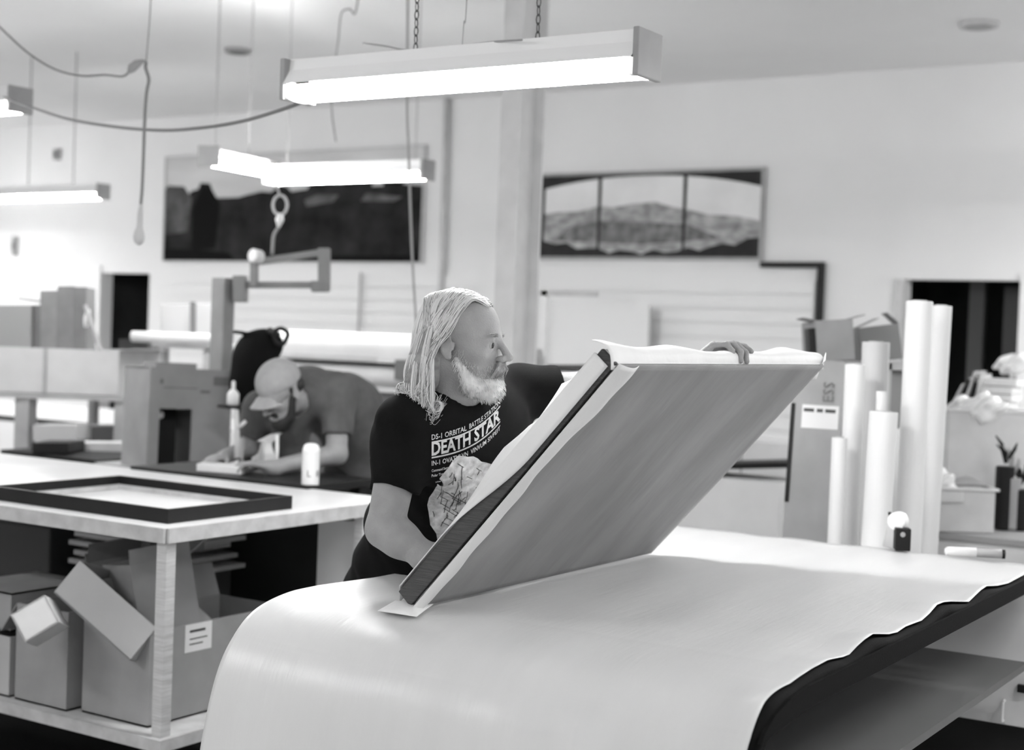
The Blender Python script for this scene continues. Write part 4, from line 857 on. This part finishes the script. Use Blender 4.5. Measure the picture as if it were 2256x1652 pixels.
# ================================================================== PEOPLE
def frame3(fwd, upv=(0, 0, 1), pitch=0.0, rollv=0.0):
    f_ = V(fwd).normalized(); l_ = V(upv).cross(f_).normalized(); u_ = f_.cross(l_)
    R = Matrix((f_, l_, u_)).transposed()
    return R @ Matrix.Rotation(pitch, 3, 'Y') @ Matrix.Rotation(rollv, 3, 'X')
def head_prims(c, R, S=1.0, old=True):
    c = np.array(c); A = np.array(R)
    def T(p): return c+A@(np.array(p)*S)
    def E(p, r, k=.02, op='u', M=None): return ell(T(p), np.array(r)*S, A if M is None else A@M, k=k*S, op=op)
    def C(a, b, r, r2=None, k=.01, op='u'): return cap(T(a), T(b), r*S, None if r2 is None else r2*S, k=k*S, op=op)
    L = [E((-.012, 0, .045), (.096, .076, .084)), E((.030, 0, .030), (.058, .064, .080), k=.02), E((.030, 0, -.035), (.060, .056, .060), k=.025),
         E((.050, 0, -.075), (.045, .040, .036), k=.03), E((.078, 0, -.090), (.020, .022, .018), k=.02),
         C((.072, -.036, .026), (.084, -.008, .030), .010, k=.014), C((.072, .036, .026), (.084, .008, .030), .010, k=.014),
         E((.062, .042, -.012), (.022, .018, .018), k=.02), E((.062, -.042, -.012), (.022, .018, .018), k=.02)]
    for s_ in (-1, 1): L += [E((.094, s_*.031, .010), (.015, .017, .012), k=.012, op='s')]
    L += [C((.086, 0, .028), (.119, 0, -.017), .0075, .0105, k=.008), E((.103, .012, -.022), (.012, .0075, .009), k=.006), E((.103, -.012, -.022), (.012, .0075, .009), k=.006),
          E((.086, 0, -.052), (.017, .026, .016), k=.012), C((.097, -.018, -.050), (.103, 0, -.048), .0045, k=.005), C((.097, .018, -.050), (.103, 0, -.048), .0045, k=.005),
          C((.096, -.015, -.060), (.101, 0, -.060), .005, k=.005), C((.096, .015, -.060), (.101, 0, -.060), .005, k=.005)]
    for s_ in (-1, 1):
        L += [C((.075, s_*.048, .008), (.085, s_*.033, .0210), .0042, k=.004), C((.085, s_*.033, .0210), (.088, s_*.018, .010), .0042, k=.004),
              C((.075, s_*.048, .006), (.084, s_*.033, -.003), .0038, k=.005), C((.084, s_*.033, -.003), (.088, s_*.018, .006), .0038, k=.005)]
        M = np.array(Matrix.Rotation(s_*.35, 3, 'Z') @ Matrix.Rotation(-.15, 3, 'Y'))
        L += [E((-.012, s_*.080, .006), (.019, .007, .031), k=.004, M=M), E((-.008, s_*.0865, .010), (.011, .005, .020), k=.003, op='s', M=M), C((.004, s_*.078, -.004), (.006, s_*.080, .006), .005, k=.004), E((-.004, s_*.080, -.022), (.009, .006, .010), k=.005)]
    return L, T
def eyes(T, par, S=1.0):
    for s_ in (-1, 1):
        c = V(T((.0765, s_*.032, .0095))); g = V(T((1, s_*.032, -.05)))-c; g.normalize()
        q = MB(); q.lathe(c, g, [(.0122*S*math.cos(a_), .0122*S*math.sin(a_)) for a_ in [math.pi*(j_/10-.5) for j_ in range(1, 10)]], 20); e = q.build('eye', M_eye, par, smooth=True)
        MB().lathe(c+g*.0108*S, g, [(.0068*S, 0), (.006*S, .0014*S), (.002*S, .0024*S)], 16).build('iris', M_iris, e)
def strands(name, paths, r, m, par, n=3):
    q = MB()
    for pth in paths:
        N = len(pth); q.tube(pth, [r*(1-.75*(i/(N-1))**2) for i in range(N)], n, caps=False)
    return q.build(name, m, par, smooth=True)

# ---------------- the man with white hair at the work table
man = bpy.data.objects.new('tmp', None)
hc = P(1017, 764, D=3.50)
Rv = V((rt.x, rt.y, 0)).normalized(); Av = V((0, 0, 1)).cross(Rv)      # image right, away from camera (horizontal)
hR = frame3(Rv*math.cos(math.radians(17))-Av*math.sin(math.radians(17)), pitch=.03)
HP, HT = head_prims(hc, hR, 1.0)
pel = V((-2.385, 3.22, .93)); nb_ = P(1000, 905, D=3.58)
Rs, Ls_ = P(892, 942, D=3.47), P(1128, 868, D=3.80)
axs = (Ls_-Rs); axs.z = 0; axs.normalize(); fo_ = V((axs.y, -axs.x, 0))
eR, wR = P(848, 1165, D=3.42), p0+s_*.035+yv*.13+n_*.095
eL, wL = P(1330, 852, D=3.86), P(1500, 812, D=3.60); hL = P(1588, 786, D=3.42)
ch = (Rs+Ls_)/2+V((0, 0, -.06)); bl = ch.lerp(pel, .6)+fo_*.03
body = list(HP)
body += [cap(HT((-.030, 0, -.04)), nb_-V((0, 0, .01)), .056, .062, k=.03), cap(nb_, Rs.lerp(nb_, .25), .05, .05, k=.04), cap(nb_, Ls_.lerp(nb_, .25), .05, .05, k=.04),
         cap(ch-axs*.08, ch+axs*.08, .11, k=.05), cap(ch, bl, .12, .13, k=.05), cap(bl, pel, .13, .135, k=.05),
         cap(Rs, eR, .052, .043, k=.03), cap(eR, eR.lerp(wR, .35), .044, .042, k=.015), cap(eR.lerp(wR, .35), wR, .042, .029, k=.02),
         cap(Ls_, eL, .052, .042, k=.03), cap(eL, eL.lerp(wL, .35), .043, .041, k=.015), cap(eL.lerp(wL, .35), wL, .041, .028, k=.02)]
# legs
kneeR, knR2 = V((-2.44, 3.12, .50)), V((-2.44, 3.33, .50)); ankR, ankL = V((-2.50, 3.10, .09)), V((-2.52, 3.37, .09))
for hp, kn, an in ((pel-axs*.085, kneeR, ankR), (pel+axs*.085, knR2, ankL)):
    body += [cap(hp, kn, .085, .058, k=.04), cap(kn, an, .056, .038, k=.02), cap(an, an+V((.14, 0, -.045)), .035, .028, k=.03)]
# hands: the right one steadies the panel low down, the left one holds its top edge
hRd = V(p0+s_*.12+yv*.13+n_*.056)
body += hand(wR, yv*.93+s_*.25, n_*-1, 1, curl=(.25, .2, .25, .3), thumb=.1)
ht = p0+s_*(Ls-.0)+yv*(P(1640, 790, X=p0.x+s_.x*Ls).y-p0.y)
wL2 = ht+n_*.075-s_*.095-yv*.045; 
body += hand(wL2, (s_*1.0+V((0, .35, 0))), -n_, 1, curl=(.55, .85, .9, .95), thumb=.3)
body += [cap(wL, wL2, .029, .026, k=.02)]
PB = solid(body, .0042); PBV = bvh_of(PB); person = PB.build('person', M_skin, smooth=True)
tag(person, 'person with long white hair and beard in a black t-shirt, lifting the tilted panel', 'person')
eyes(HT, person)
for sd_, an in ((0, ankR), (1, ankL)):
    a_ = V((an.x, an.y, 0))
    solid([cap(a_+V((-.05, 0, .045)), a_+V((.16, 0, .035)), .045, .035, k=.02), ell(a_+V((.0, 0, .07)), (.06, .045, .05), k=.02), half(a_+V((0, 0, .003)), (0, 0, -1), a_+V((-.3, -.2, -.1)), a_+V((.4, .2, .1)))], .008).build('shoe', M_black, person, smooth=True)
pn_ = [cap(pel-V((0, 0, .06))-axs*.06, pel-V((0, 0, .06))+axs*.06, .105, k=.04)]
for hp, kn, an in ((pel-axs*.085, kneeR, ankR), (pel+axs*.085, knR2, ankL)): pn_ += [cap(hp-V((0, 0, .05)), kn, .094, .078, k=.04), cap(kn, an+V((0, 0, .02)), .078, .066, k=.02)]
solid(pn_, .010).build('trousers', M_pants, person, smooth=True)
# t-shirt
def sdisp(p):
    x, y, z = p[..., 0], p[..., 1], p[..., 2]
    return .0045*np.sin(38*(z+.7*x)+6*y)+.0032*np.sin(61*(z-.6*y)+9*x)+.0016*np.sin(95*(x+.5*z))
hemR = Rs.lerp(eR, .62); dR_ = (eR-Rs).normalized(); hemL = Ls_.lerp(eL, .50); dL_ = (eL-Ls_).normalized()
sh_ = [cap(Rs+V((0, 0, .004)), Rs.lerp(eR, .80), .066, .060, k=.03), half(hemR, dR_+V((.0, 0, 0)), hemR-V((.13, .13, .1)), hemR+V((.13, .13, .3))),
       cap(Ls_, Ls_.lerp(eL, .8), .068, .058, k=.03), half(hemL, dL_, hemL-V((.12, .05, .14)), hemL+V((.16, .3, .14)))]
sh_ += [cap(nb_+V((0, 0, -.022)), Rs+V((0, 0, .004)), .062, .060, k=.05), cap(nb_+V((0, 0, -.022)), Ls_+V((0, 0, .004)), .062, .060, k=.05),
        cap(ch-axs*.09, ch+axs*.09, .128, k=.05), cap(ch-axs*.03, bl-axs*.03, .135, .140, k=.05), cap(ch+axs*.03, bl+axs*.03, .135, .140, k=.05),
        cap(bl-axs*.03, pel-axs*.055+V((0, 0, -.10)), .138, .146, k=.05), cap(bl+axs*.03, pel+axs*.03+V((0, 0, -.10)), .138, .138, k=.05),
        half(pel+V((0, 0, -.09)), (0, 0, -1), pel-V((.4, .4, .4)), pel+V((.4, .4, -.0))),
        cap(nb_+V((0, 0, -.03)), V(HT((-.030, 0, -.05))), .072, .060, k=.006, op='s')]
SH = solid(sh_, .0065, sdisp); shirt = SH.build('t_shirt', M_shirt, person, smooth=True); SB = bvh_of(SH)
# collar ring
cdir = (V(HT((-.030, 0, -.05)))-nb_).normalized(); 
# chest print: lettering and a generic cracked globe, lying on the shirt
def on_shirt(px, py, off=.0022):
    d = (P(px, py, D=1)-CAM).normalized(); h = SB.ray_cast(CAM, d, 8)
    return None if h[0] is None else h[0]-d*off
def bline(t): return 1006-28*t-62*t*t*t*.55-18*t*t   # lettering baseline, t from 0 (left) to 1
pr_ = MB()
def put_text(s, size, yo, hgt, t0=0., t1=1., bold=.012):
    cu = bpy.data.curves.new('t', 'FONT'); cu.body = s; cu.size = 1; cu.offset = bold; ob = bpy.data.objects.new('t', cu); COL.objects.link(ob)
    me = bpy.data.meshes.new_from_object(ob.evaluated_get(bpy.context.evaluated_depsgraph_get())); bpy.data.objects.remove(ob)
    xs = [v.co.x for v in me.vertices]; xm, xM = min(xs), max(xs)
    def fn(x, y):
        f_ = (x-xm)/(xM-xm); t = t0+(t1-t0)*f_; X_ = 951+151*(t*(1.12-.12*t)); return on_shirt(X_, bline(t)+yo-y/.72*hgt*(1-.1*t))
    m2 = text_mb(s, 1, fn, bold); pr_.add(m2.v, m2.f)
put_text('DS-1 ORBITAL', 1, -37, 12, 0, .48); put_text('BATTLE STATION', 1, -37, 12, .52, 1.0)
put_text('DEATH STAR', 1, -3, 30, bold=.03)
put_text('IN-1 OVATULVN', 1, 20, 11, 0, .50); put_text('VINVUM SIVPEIT', 1, 20, 11, .54, 1.0)
put_text('Command Sector  ---', 1, 34, 6, 0.0, .30); put_text('Polar Trench  ---', 1, 45, 6, 0.0, .27); put_text('site', 1, 59, 4, .05, .12)
def band(yo, h_):
    q = []; N = 40
    for i in range(N+1):
        t = i/N; X_ = 951+151*(t*(1.12-.12*t)); q.append((on_shirt(X_, bline(t)+yo), on_shirt(X_, bline(t)+yo-h_)))
    for i in range(N):
        a, b = q[i]; c_, d_ = q[i+1]
        if None not in (a, b, c_, d_): pr_.add([a, c_, d_, b], [(0, 1, 2, 3)])
band(-30, 3.2); band(4, 3.2)
pr_.build('shirt_lettering', M_print, person)
M_globe = mat('globe_print', .66, .7, noise=.35, nscale=60)
gl = MB(); N1, N2 = 26, 40; gx, gy, ga, gbx, gby = 1018, 1104, math.radians(20), 68, 104
pts_ = []
for i in range(N1+1):
    for j_ in range(N2):
        r_ = i/N1; a_ = 2*math.pi*j_/N2; jag = 1+.05*math.sin(5*a_)+.03*math.sin(11*a_+1)
        ex, ey_ = gbx*r_*math.cos(a_)*jag, gby*r_*math.sin(a_)*jag; pts_.append(on_shirt(gx+ex*math.cos(ga)-ey_*math.sin(ga), gy+ex*math.sin(ga)+ey_*math.cos(ga), .0016))
fs_ = []; crack = random.Random(3)
for i in range(N1):
    for j_ in range(N2):
        f_ = (i*N2+j_, i*N2+(j_+1) % N2, (i+1)*N2+(j_+1) % N2, (i+1)*N2+j_)
        if any(pts_[k_] is None for k_ in f_): continue
        fs_.append(f_)
gl.add([p if p else V((0, 0, 0)) for p in pts_], fs_); gl.build('globe_print', M_globe, person)
ln = MB()
for k_ in range(70):
    a_ = random.uniform(0, 6.28); r_ = math.sqrt(random.random())*.9; x_, y_ = gbx*r_*math.cos(a_), gby*r_*math.sin(a_); w_ = []
    an_ = random.choice([1.4, 1.7, .1, 0.2, 1.2, 2.0]); l_ = random.uniform(8, 34)
    for s2 in range(4):
        xx, yy = x_+math.cos(an_)*l_*s2/3+random.uniform(-2, 2), y_+math.sin(an_)*l_*s2/3
        if (xx/gbx)**2+(yy/gby)**2 > .95: break
        q_ = on_shirt(gx+xx*math.cos(ga)-yy*math.sin(ga), gy+xx*math.sin(ga)+yy*math.cos(ga), .003)
        if q_: w_.append(q_)
    if len(w_) > 2: ln.tube(w_, .0008, 4)
ln.build('print_lines', M_ink, person)

# hair: underlayer that follows the skull, then strands
def hv(p): return V(HT(p))
und = [ell(HT((-.022, 0, .050)), (.091, .079, .083), np.array(hR), k=.02), ell(HT((-.06, 0, -.03)), (.045, .075, .08), np.array(hR), k=.03),
       cap(HT((-.055, .068, .02)), HT((-.062, .075, -.125)), .020, .014, k=.03), cap(HT((-.08, -.03, -.02)), HT((-.082, -.03, -.13)), .03, .02, k=.03),cap(HT((-.08, .03, -.02)), HT((-.082, .03, -.13)), .03, .02, k=.03),
       ell(HT((.085, 0, .030)), (.075, .058, .072), np.array(hR), k=.012, op='s'), ell(HT((.03, -.09, .015)), (.062, .035, .05), np.array(hR), k=.01, op='s'), ell(HT((.03, .09, .015)), (.062, .035, .05), np.array(hR), k=.01, op='s')]
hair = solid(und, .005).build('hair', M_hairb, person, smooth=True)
paths = []; R_ = random.Random(11)
def rj(a): return R_.uniform(-a, a)
for i in range(2400):
    s2 = -1 if i % 5 < 3 else 1; t = R_.random(); x0 = .068-.15*t; lift = R_.uniform(0, .006)
    top_z = .045+.0865*math.sqrt(max(.03, 1-((x0+.012)/.099)**2))
    a0 = (x0, s2*R_.uniform(.0, .018), top_z+lift)
    back = R_.random()
    mid1 = (x0*.72-.018+rj(.008), s2*(.047+rj(.008)), .045+.080*math.sqrt(max(.05, 1-((x0*.7)/.11)**2))*.86+lift)
    mid2 = (-.022-.040*t+rj(.010)+.012*(1-t), s2*(.080+lift+rj(.003)), .040+rj(.012))
    mid3 = (-.045-.04*t+rj(.009), s2*(.084-.03*t+rj(.006)), -.020+rj(.01))
    m4 = (-.048-.046*t+rj(.014), s2*(.090-.035*t+rj(.01)), -.085+rj(.012))
    ln_ = R_.uniform(-.175, -.125)
    cu_ = R_.uniform(-1, 1); m5 = (-.052-.055*t+rj(.022)+.01*cu_, s2*(.098-.03*t+rj(.014)), ln_+.02); m6 = (-.046-.052*t+.030*cu_+rj(.012), s2*(.094-.03*t+rj(.016)), ln_-.008); m7 = (m6[0]+.018*cu_, m6[1]+rj(.01), ln_+.012+rj(.008))
    paths.append(catmull([hv(p) for p in (a0, mid1, mid2, mid3, m4, m5, m6, m7)], 4))
for i in range(900):    # back of the head
    ph = R_.uniform(-1.35, 1.35); cx_, cy_ = math.cos(ph), math.sin(ph); lf = R_.uniform(0, .008)
    q5 = [(-.02-.01*cx_, .012*cy_, .135+lf*.5), (-.022-(.062+lf)*cx_, (.062+lf)*cy_, .105), (-.022-(.086+lf)*cx_, (.083+lf)*cy_, .045), (-.028-(.085+lf)*cx_, (.086+lf)*cy_, -.02+rj(.01)), (-.035-(.078)*cx_+rj(.008), .088*cy_+rj(.008), -.085), (-.04-.075*cx_+rj(.014), .092*cy_+rj(.012), R_.uniform(-.17, -.125))]
    paths.append(catmull([hv(p) for p in q5], 4))
for (lx, ly, lz, dx_) in ((-.03, -.098, -.150, 1), (-.052, -.104, -.158, -1), (-.075, -.100, -.140, 1), (-.088, -.092, -.150, -1), (-.040, -.092, -.135, -1), (-.10, -.085, -.115, -1), (-.03, .095, -.15, 1), (-.07, .095, -.15, -1)):
    for i in range(34):
        ox, oy = rj(.006), rj(.006); q6 = [(.012+lx*.3+ox, ly*.42, .126), (-.008+lx*.4+ox, ly*.76, .085), (-.024+lx*.5+ox, ly*.84, .035+rj(.01)), (lx*.8-.018+ox, ly*.87, -.025), (lx-.004+ox, ly*.95+oy, lz+.052), (lx+ox, ly+oy, lz+.024)]
        for j_ in range(1, 8):
            a_ = j_*.75; rr_ = .0165-.0012*j_; q6.append((lx+dx_*(rr_*(1-math.cos(a_)))+ox*.5, ly+oy+.003*j_*.3, lz+.020-rr_*math.sin(a_)*1.3-.0015*j_))
        paths.append(catmull([hv(p) for p in q6], 3))
k3 = len(paths); R_.shuffle(paths)
strands('hair_strands', paths[:int(k3*.84)], .0012, M_hair, hair); strands('mixed_grey_strands', paths[int(k3*.84):], .0012, M_hairb, hair)  # a random share of the strands is greyer
dk = []
for i in range(330):   # darker strands along the temple
    t = R_.random(); x0 = .055-.10*t; tz = .045+.083*math.sqrt(max(.03, 1-((x0+.012)/.1)**2))
    dk.append(catmull([hv(p) for p in ((x0, -.020+rj(.01), tz+.004), (x0*.72-.016+rj(.006), -.048, .115-.02*t), (-.028-.03*t, -.083+rj(.002), .045+rj(.01)), (-.048-.03*t, -.088, -.02), (-.06-.04*t+rj(.01), -.095, -.09))], 4))
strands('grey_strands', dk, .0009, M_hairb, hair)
fly = []
for i in range(26):
    a0 = (-.06, -.09+rj(.01), -.09); c1 = (-.09+rj(.01), -.092+rj(.01), -.115); e1 = (-.118+rj(.014), -.09+rj(.02), -.105+rj(.02)); e2 = (-.105+rj(.02), -.085, -.135+rj(.012)); fly.append(catmull([hv(p) for p in (a0, c1, e1, e2)], 5))
strands('loose_curl', fly, .0012, M_hair, hair)
# beard and mustache
bd = [ell(HT((.056, 0, -.082)), (.047, .044, .035), np.array(hR), k=.02), cap(HT((.010, -.054, -.030)), HT((.045, -.038, -.082)), .009, .020, k=.02), cap(HT((.010, .054, -.030)), HT((.045, .038, -.082)), .009, .020, k=.02), ell(HT((.078, 0, -.096)), (.026, .028, .024), np.array(hR), k=.02),
      ell(HT((.104, 0, -.054)), (.018, .020, .009), np.array(hR), k=.006, op='s')]
BD = solid(bd, .004); beard = BD.build('beard', M_beard, person, smooth=True)
bp_ = []; vs_ = [v for v in BD.v]; cj = hv((.03, 0, -.06))
for i in range(1500):
    v = R_.choice(vs_); o_ = (v-cj).normalized(); dn = (o_*.6+V((0, 0, -1))*.75+hR@V((.2, 0, 0))+V((rj(.25), rj(.25), rj(.1)))).normalized(); l_ = R_.uniform(.006, .015)
    bp_.append([v, v+(o_*.35+dn*.65)*l_*.5, v+dn*l_])
strands('beard_strands', bp_, .0009, M_beard, beard)
st_ = []; uu = hR@V((0, 0, 1)); ff = hR@V((1, 0, 0))
for i in range(1500):
    v = R_.choice(vs_)+uu*R_.uniform(.0, .020)+ff*R_.uniform(-.004, .012); q_ = PBV.find_nearest(v)
    if q_[0] is None or (q_[0]-v).length > .02: continue
    v, nn = q_[0], q_[1]
    if nn.dot(v-cj) < 0: nn = -nn
    st_.append([v-nn*.001, v+nn*.0025+V((rj(.002), rj(.002), -.003)), v+nn*.003+V((rj(.003), rj(.003), -.007))])
strands('cheek_stubble', st_, .0007, mat('grey_stubble', .55, .6), person)
mp = []
for i in range(420):
    s2 = R_.choice((-1, 1)); y_ = R_.uniform(0, .020)*s2; a0 = (.108-abs(y_)*.3+rj(.003), y_, -.032+rj(.003)); e1 = (.115-abs(y_)*.7+rj(.002), y_*1.5+s2*.006, -.045+rj(.003)-abs(y_)*.2); e2 = (.108-abs(y_)*.8+rj(.002), y_*1.8+s2*.011, -.060+rj(.004)-abs(y_)*.35); mp.append([hv(a0), hv(e1), hv(e2)])
strands('mustache', mp, .0013, M_must, person)
for s2 in (-1, 1):
    eb_ = []
    for i in range(70):
        y_ = R_.uniform(.014, .048); x_ = .0935-.22*max(0, y_-.02)-.1*abs(y_-.02); a0 = (x_, s2*y_, .034+rj(.003)-.15*abs(y_-.028)); eb_.append([hv(a0), hv((x_+.002, s2*(y_+.006), a0[2]+.002)), hv((x_-.003, s2*(y_+.012), a0[2]+rj(.002)))])
    strands('eyebrow', eb_, .0009, M_must, person)

# ---------------- the man in the cap behind
D2 = 6.15
h2 = P(622, 868, D=D2); f2 = (-Rv*.62-Av*.70); h2R = frame3(f2, pitch=.62)
HP2, HT2 = head_prims(h2, h2R, 1.0)
sL, sR = P(742, 865, D=D2+.12), P(575, 905, D=D2+.22); n2 = P(678, 868, D=D2+.16); b2 = P(760, 905, D=D2+.42); pe2 = P(812, 1010, D=D2+.55)
eL2, wL2_ = P(742, 1000, D=D2+.02), P(600, 1030, D=D2-.10); eR2, wR2 = P(548, 985, D=D2+.22), P(500, 1004, D=D2+.10)
pb2 = V((pe2.x, pe2.y, .95)); zt2 = .99
body2 = list(HP2)+[cap(HT2((-.03, 0, -.05)), n2, .055, .06, k=.03), cap(n2, b2, .10, .13, k=.05), cap(sL, sR, .07, k=.05), cap(b2, pe2, .13, .13, k=.05), cap(pe2, pb2, .13, .13, k=.04),
         cap(sL, eL2, .055, .043, k=.02), cap(eL2, wL2_, .043, .030, k=.02), cap(sR, eR2, .052, .042, k=.02), cap(eR2, wR2, .04, .028, k=.02)]
for s2 in (-1, 1):
    hp = pb2+Rv*.09*s2; kn = V((hp.x, hp.y, .5)); an = V((hp.x, hp.y+.03, .09)); body2 += [cap(hp, kn, .09, .06, k=.03), cap(kn, an, .056, .04, k=.02), cap(an, an+V((f2.x*.14, f2.y*.14, -.045)), .035, .03, k=.03)]
body2 += hand(wL2_, P(520, 1012, D=D2-.12)-wL2_, (0, 0, -1), -1, curl=(.4, .45, .5, .5), thumb=.2)
body2 += hand(wR2, P(450, 1015, D=D2+.0)-wR2, (0, 0, -1), 1, curl=(.5, .5, .55, .5), thumb=.2)
p2 = solid(body2, .0058).build('person', M_skin2, smooth=True)
tag(p2, 'person in grey baseball cap and grey shirt bent over the dark bench behind', 'person')
eyes(HT2, p2)
def sd2(p): return .004*np.sin(30*(p[..., 2]+.7*p[..., 0]))+.003*np.sin(47*(p[..., 1]-.5*p[..., 2])+3)
hm = sL.lerp(eL2, .72); dm = (eL2-sL).normalized(); hm2 = sR.lerp(eR2, .72); dm2 = (eR2-sR).normalized()
sp = [cap(sL, eL2, .072, .064, k=.03), half(hm, dm, hm-V((.12, .12, .14)), hm+V((.12, .12, .02))), cap(sR, eR2, .070, .062, k=.03), half(hm2, dm2, hm2-V((.12, .12, .14)), hm2+V((.12, .12, .02))),
      cap(n2, b2, .125, .155, k=.05), cap(sL, sR, .085, k=.05), cap(b2, pe2, .155, .15, k=.05), cap(pe2, pb2, .15, .14, k=.04), cap(P(640, 905, D=D2+.1), P(640, 975, D=D2+.2), .07, .08, k=.04),
      half(pb2+V((0, 0, -.02)), (0, 0, -1), pb2-V((.3, .3, .3)), pb2+V((.3, .3, .02))), cap(n2, HT2((-.03, 0, -.05)), .066, .062, k=.006, op='s')]
s2o = solid(sp, .009, sd2).build('work_shirt', M_gshirt, p2, smooth=True)
lp = [cap(pb2-Rv*.05, pb2+Rv*.05, .13, k=.04)]
for s2 in (-1, 1):
    hp = pb2+Rv*.09*s2; lp += [cap(hp, V((hp.x, hp.y, .5)), .11, .08, k=.04), cap(V((hp.x, hp.y, .5)), V((hp.x, hp.y+.03, .10)), .08, .07, k=.02)]
    a_ = V((hp.x, hp.y+.03, 0)); fx = V((f2.x, f2.y, 0)).normalized()
    solid([cap(a_-fx*.05+V((0, 0, .045)), a_+fx*.16+V((0, 0, .035)), .045, .035, k=.02), ell(a_+V((0, 0, .07)), (.06, .05, .05), k=.02)], .010).build('shoe', M_black, p2, smooth=True)
solid(lp, .012).build('trousers', M_pants, p2, smooth=True)
MB().poly([P(600, 975, D=D2+.02), P(625, 950, D=D2+.0), P(592, 958, D=D2+.02), P(565, 972, D=D2+.02)], Av*.01).build('undershirt', M_lgrey, p2)
# cap, beard, glasses
cA = np.array(h2R)
cp = [ell(HT2((-.012, 0, .060)), (.104, .086, .092), cA, k=.01), half(HT2((0, 0, .042)), h2R@V((.12, 0, -1)), np.array(h2)-.2, np.array(h2)+.2, k=.006)]
capo = solid(cp, .006).build('baseball_cap', M_cap, p2, smooth=True)
def brim(u, v):
    a_ = (u-.5)*math.pi*.92; x_ = .060+.098*math.cos(a_)*v+.02*(1-v); y_ = .078*math.sin(a_)*(1-.10*(1-v)); return V(HT2((x_, y_, .046+.012*math.cos(a_)*0-.030*(y_/.08)**2-.012*v)))
MB().grid(brim, 24, 8, .005).build('brim', M_cap, capo, smooth=True)
b3 = solid([ell(HT2((.056, 0, -.085)), (.050, .050, .040), cA, k=.02), cap(HT2((.008, -.062, -.01)), HT2((.045, -.045, -.082)), .016, .022, k=.02), cap(HT2((.008, .062, -.01)), HT2((.045, .045, -.082)), .016, .022, k=.02), cap(HT2((.09, -.02, -.044)), HT2((.09, .02, -.044)), .013, k=.01), ell(HT2((.078, 0, -.105)), (.03, .034, .03), cA, k=.02)], .005)
b3.build('beard', M_dhair, p2, smooth=True)
solid([ell(HT2((-.055, 0, .015)), (.052, .078, .045), cA, k=.02), cap(HT2((-.0, -.074, .03)), HT2((.0, -.070, -.01)), .010, k=.01), cap(HT2((.0, .074, .03)), HT2((.0, .070, -.01)), .010, k=.01)], .006).build('hair', M_dhair, p2, smooth=True)
gq = MB()
for s2 in (-1, 1):
    gq.tube([HT2((.100, s2*.033+.022*math.cos(a_), .006+.016*math.sin(a_))) for a_ in [2*math.pi*j_/14 for j_ in range(14)]], .0014, 5, closed=True); gq.tube([HT2((.098, s2*.055, .010)), HT2((-.005, s2*.082, .016))], .0014, 5)
gq.tube([HT2((.101, -.011, .008)), HT2((.104, 0, .011)), HT2((.101, .011, .008))], .0014, 5); gq.build('glasses', M_chain, p2)
# his dark bench, the white block and the upright tools
bz = P(500, 1040, D=6.1).z
q_ = P(560, 1045, D=6.05)
wt_ = stand(bz, q_.x-.55, q_.x+.42, q_.y-.16, q_.y+.28, 'dark_workbench', 'dark topped bench under the hands of the capped man', M_black)
blk = P(432, 1046, D=6.08); blk.z = bz+.001; bk2 = P(530, 1046, D=6.0); bk2.z = blk.z; hgt_ = P(430, 1016, D=6.08).z-bz
MBx = MB().hexa(blk, bk2-blk, V((-.05, .10, 0)), V((0, 0, max(.03, hgt_-.01)))); tag(MBx.build('white_block', M_white, bevel=.003), 'white block under the hands of the capped man', 'block')
t = thing('hand_tool', 'pale upright tool with side handle held by the capped man', 'tool', P(522, 1010, D=6.1))
MB().tube([P(524, 1008, D=6.1), P(522, 940, D=6.1), P(521, 902, D=6.1)], [.014, .011, .009], 10).build('shaft', M_lgrey, t, smooth=True); MB().tube([P(522, 945, D=6.1), P(541, 928, D=6.08)], .009, 8).build('side_handle', M_lgrey, t, smooth=True)
a, b = P(610, 1020, D=6.12), P(611, 958, D=6.12); a.z = bz+.001
tag(MB().tube([a, b], .0075, 10).build('white_rod', M_white, smooth=True), 'thin white upright rod on the dark bench in front of the shirt', 'rod')
a, b = P(533, 1010, D=6.2), P(534, 965, D=6.2); a.z = bz+.001
tag(MB().tube([a, b], .009, 10).build('grey_rod', M_grey, smooth=True), 'short grey upright rod beside the hand tool', 'rod')
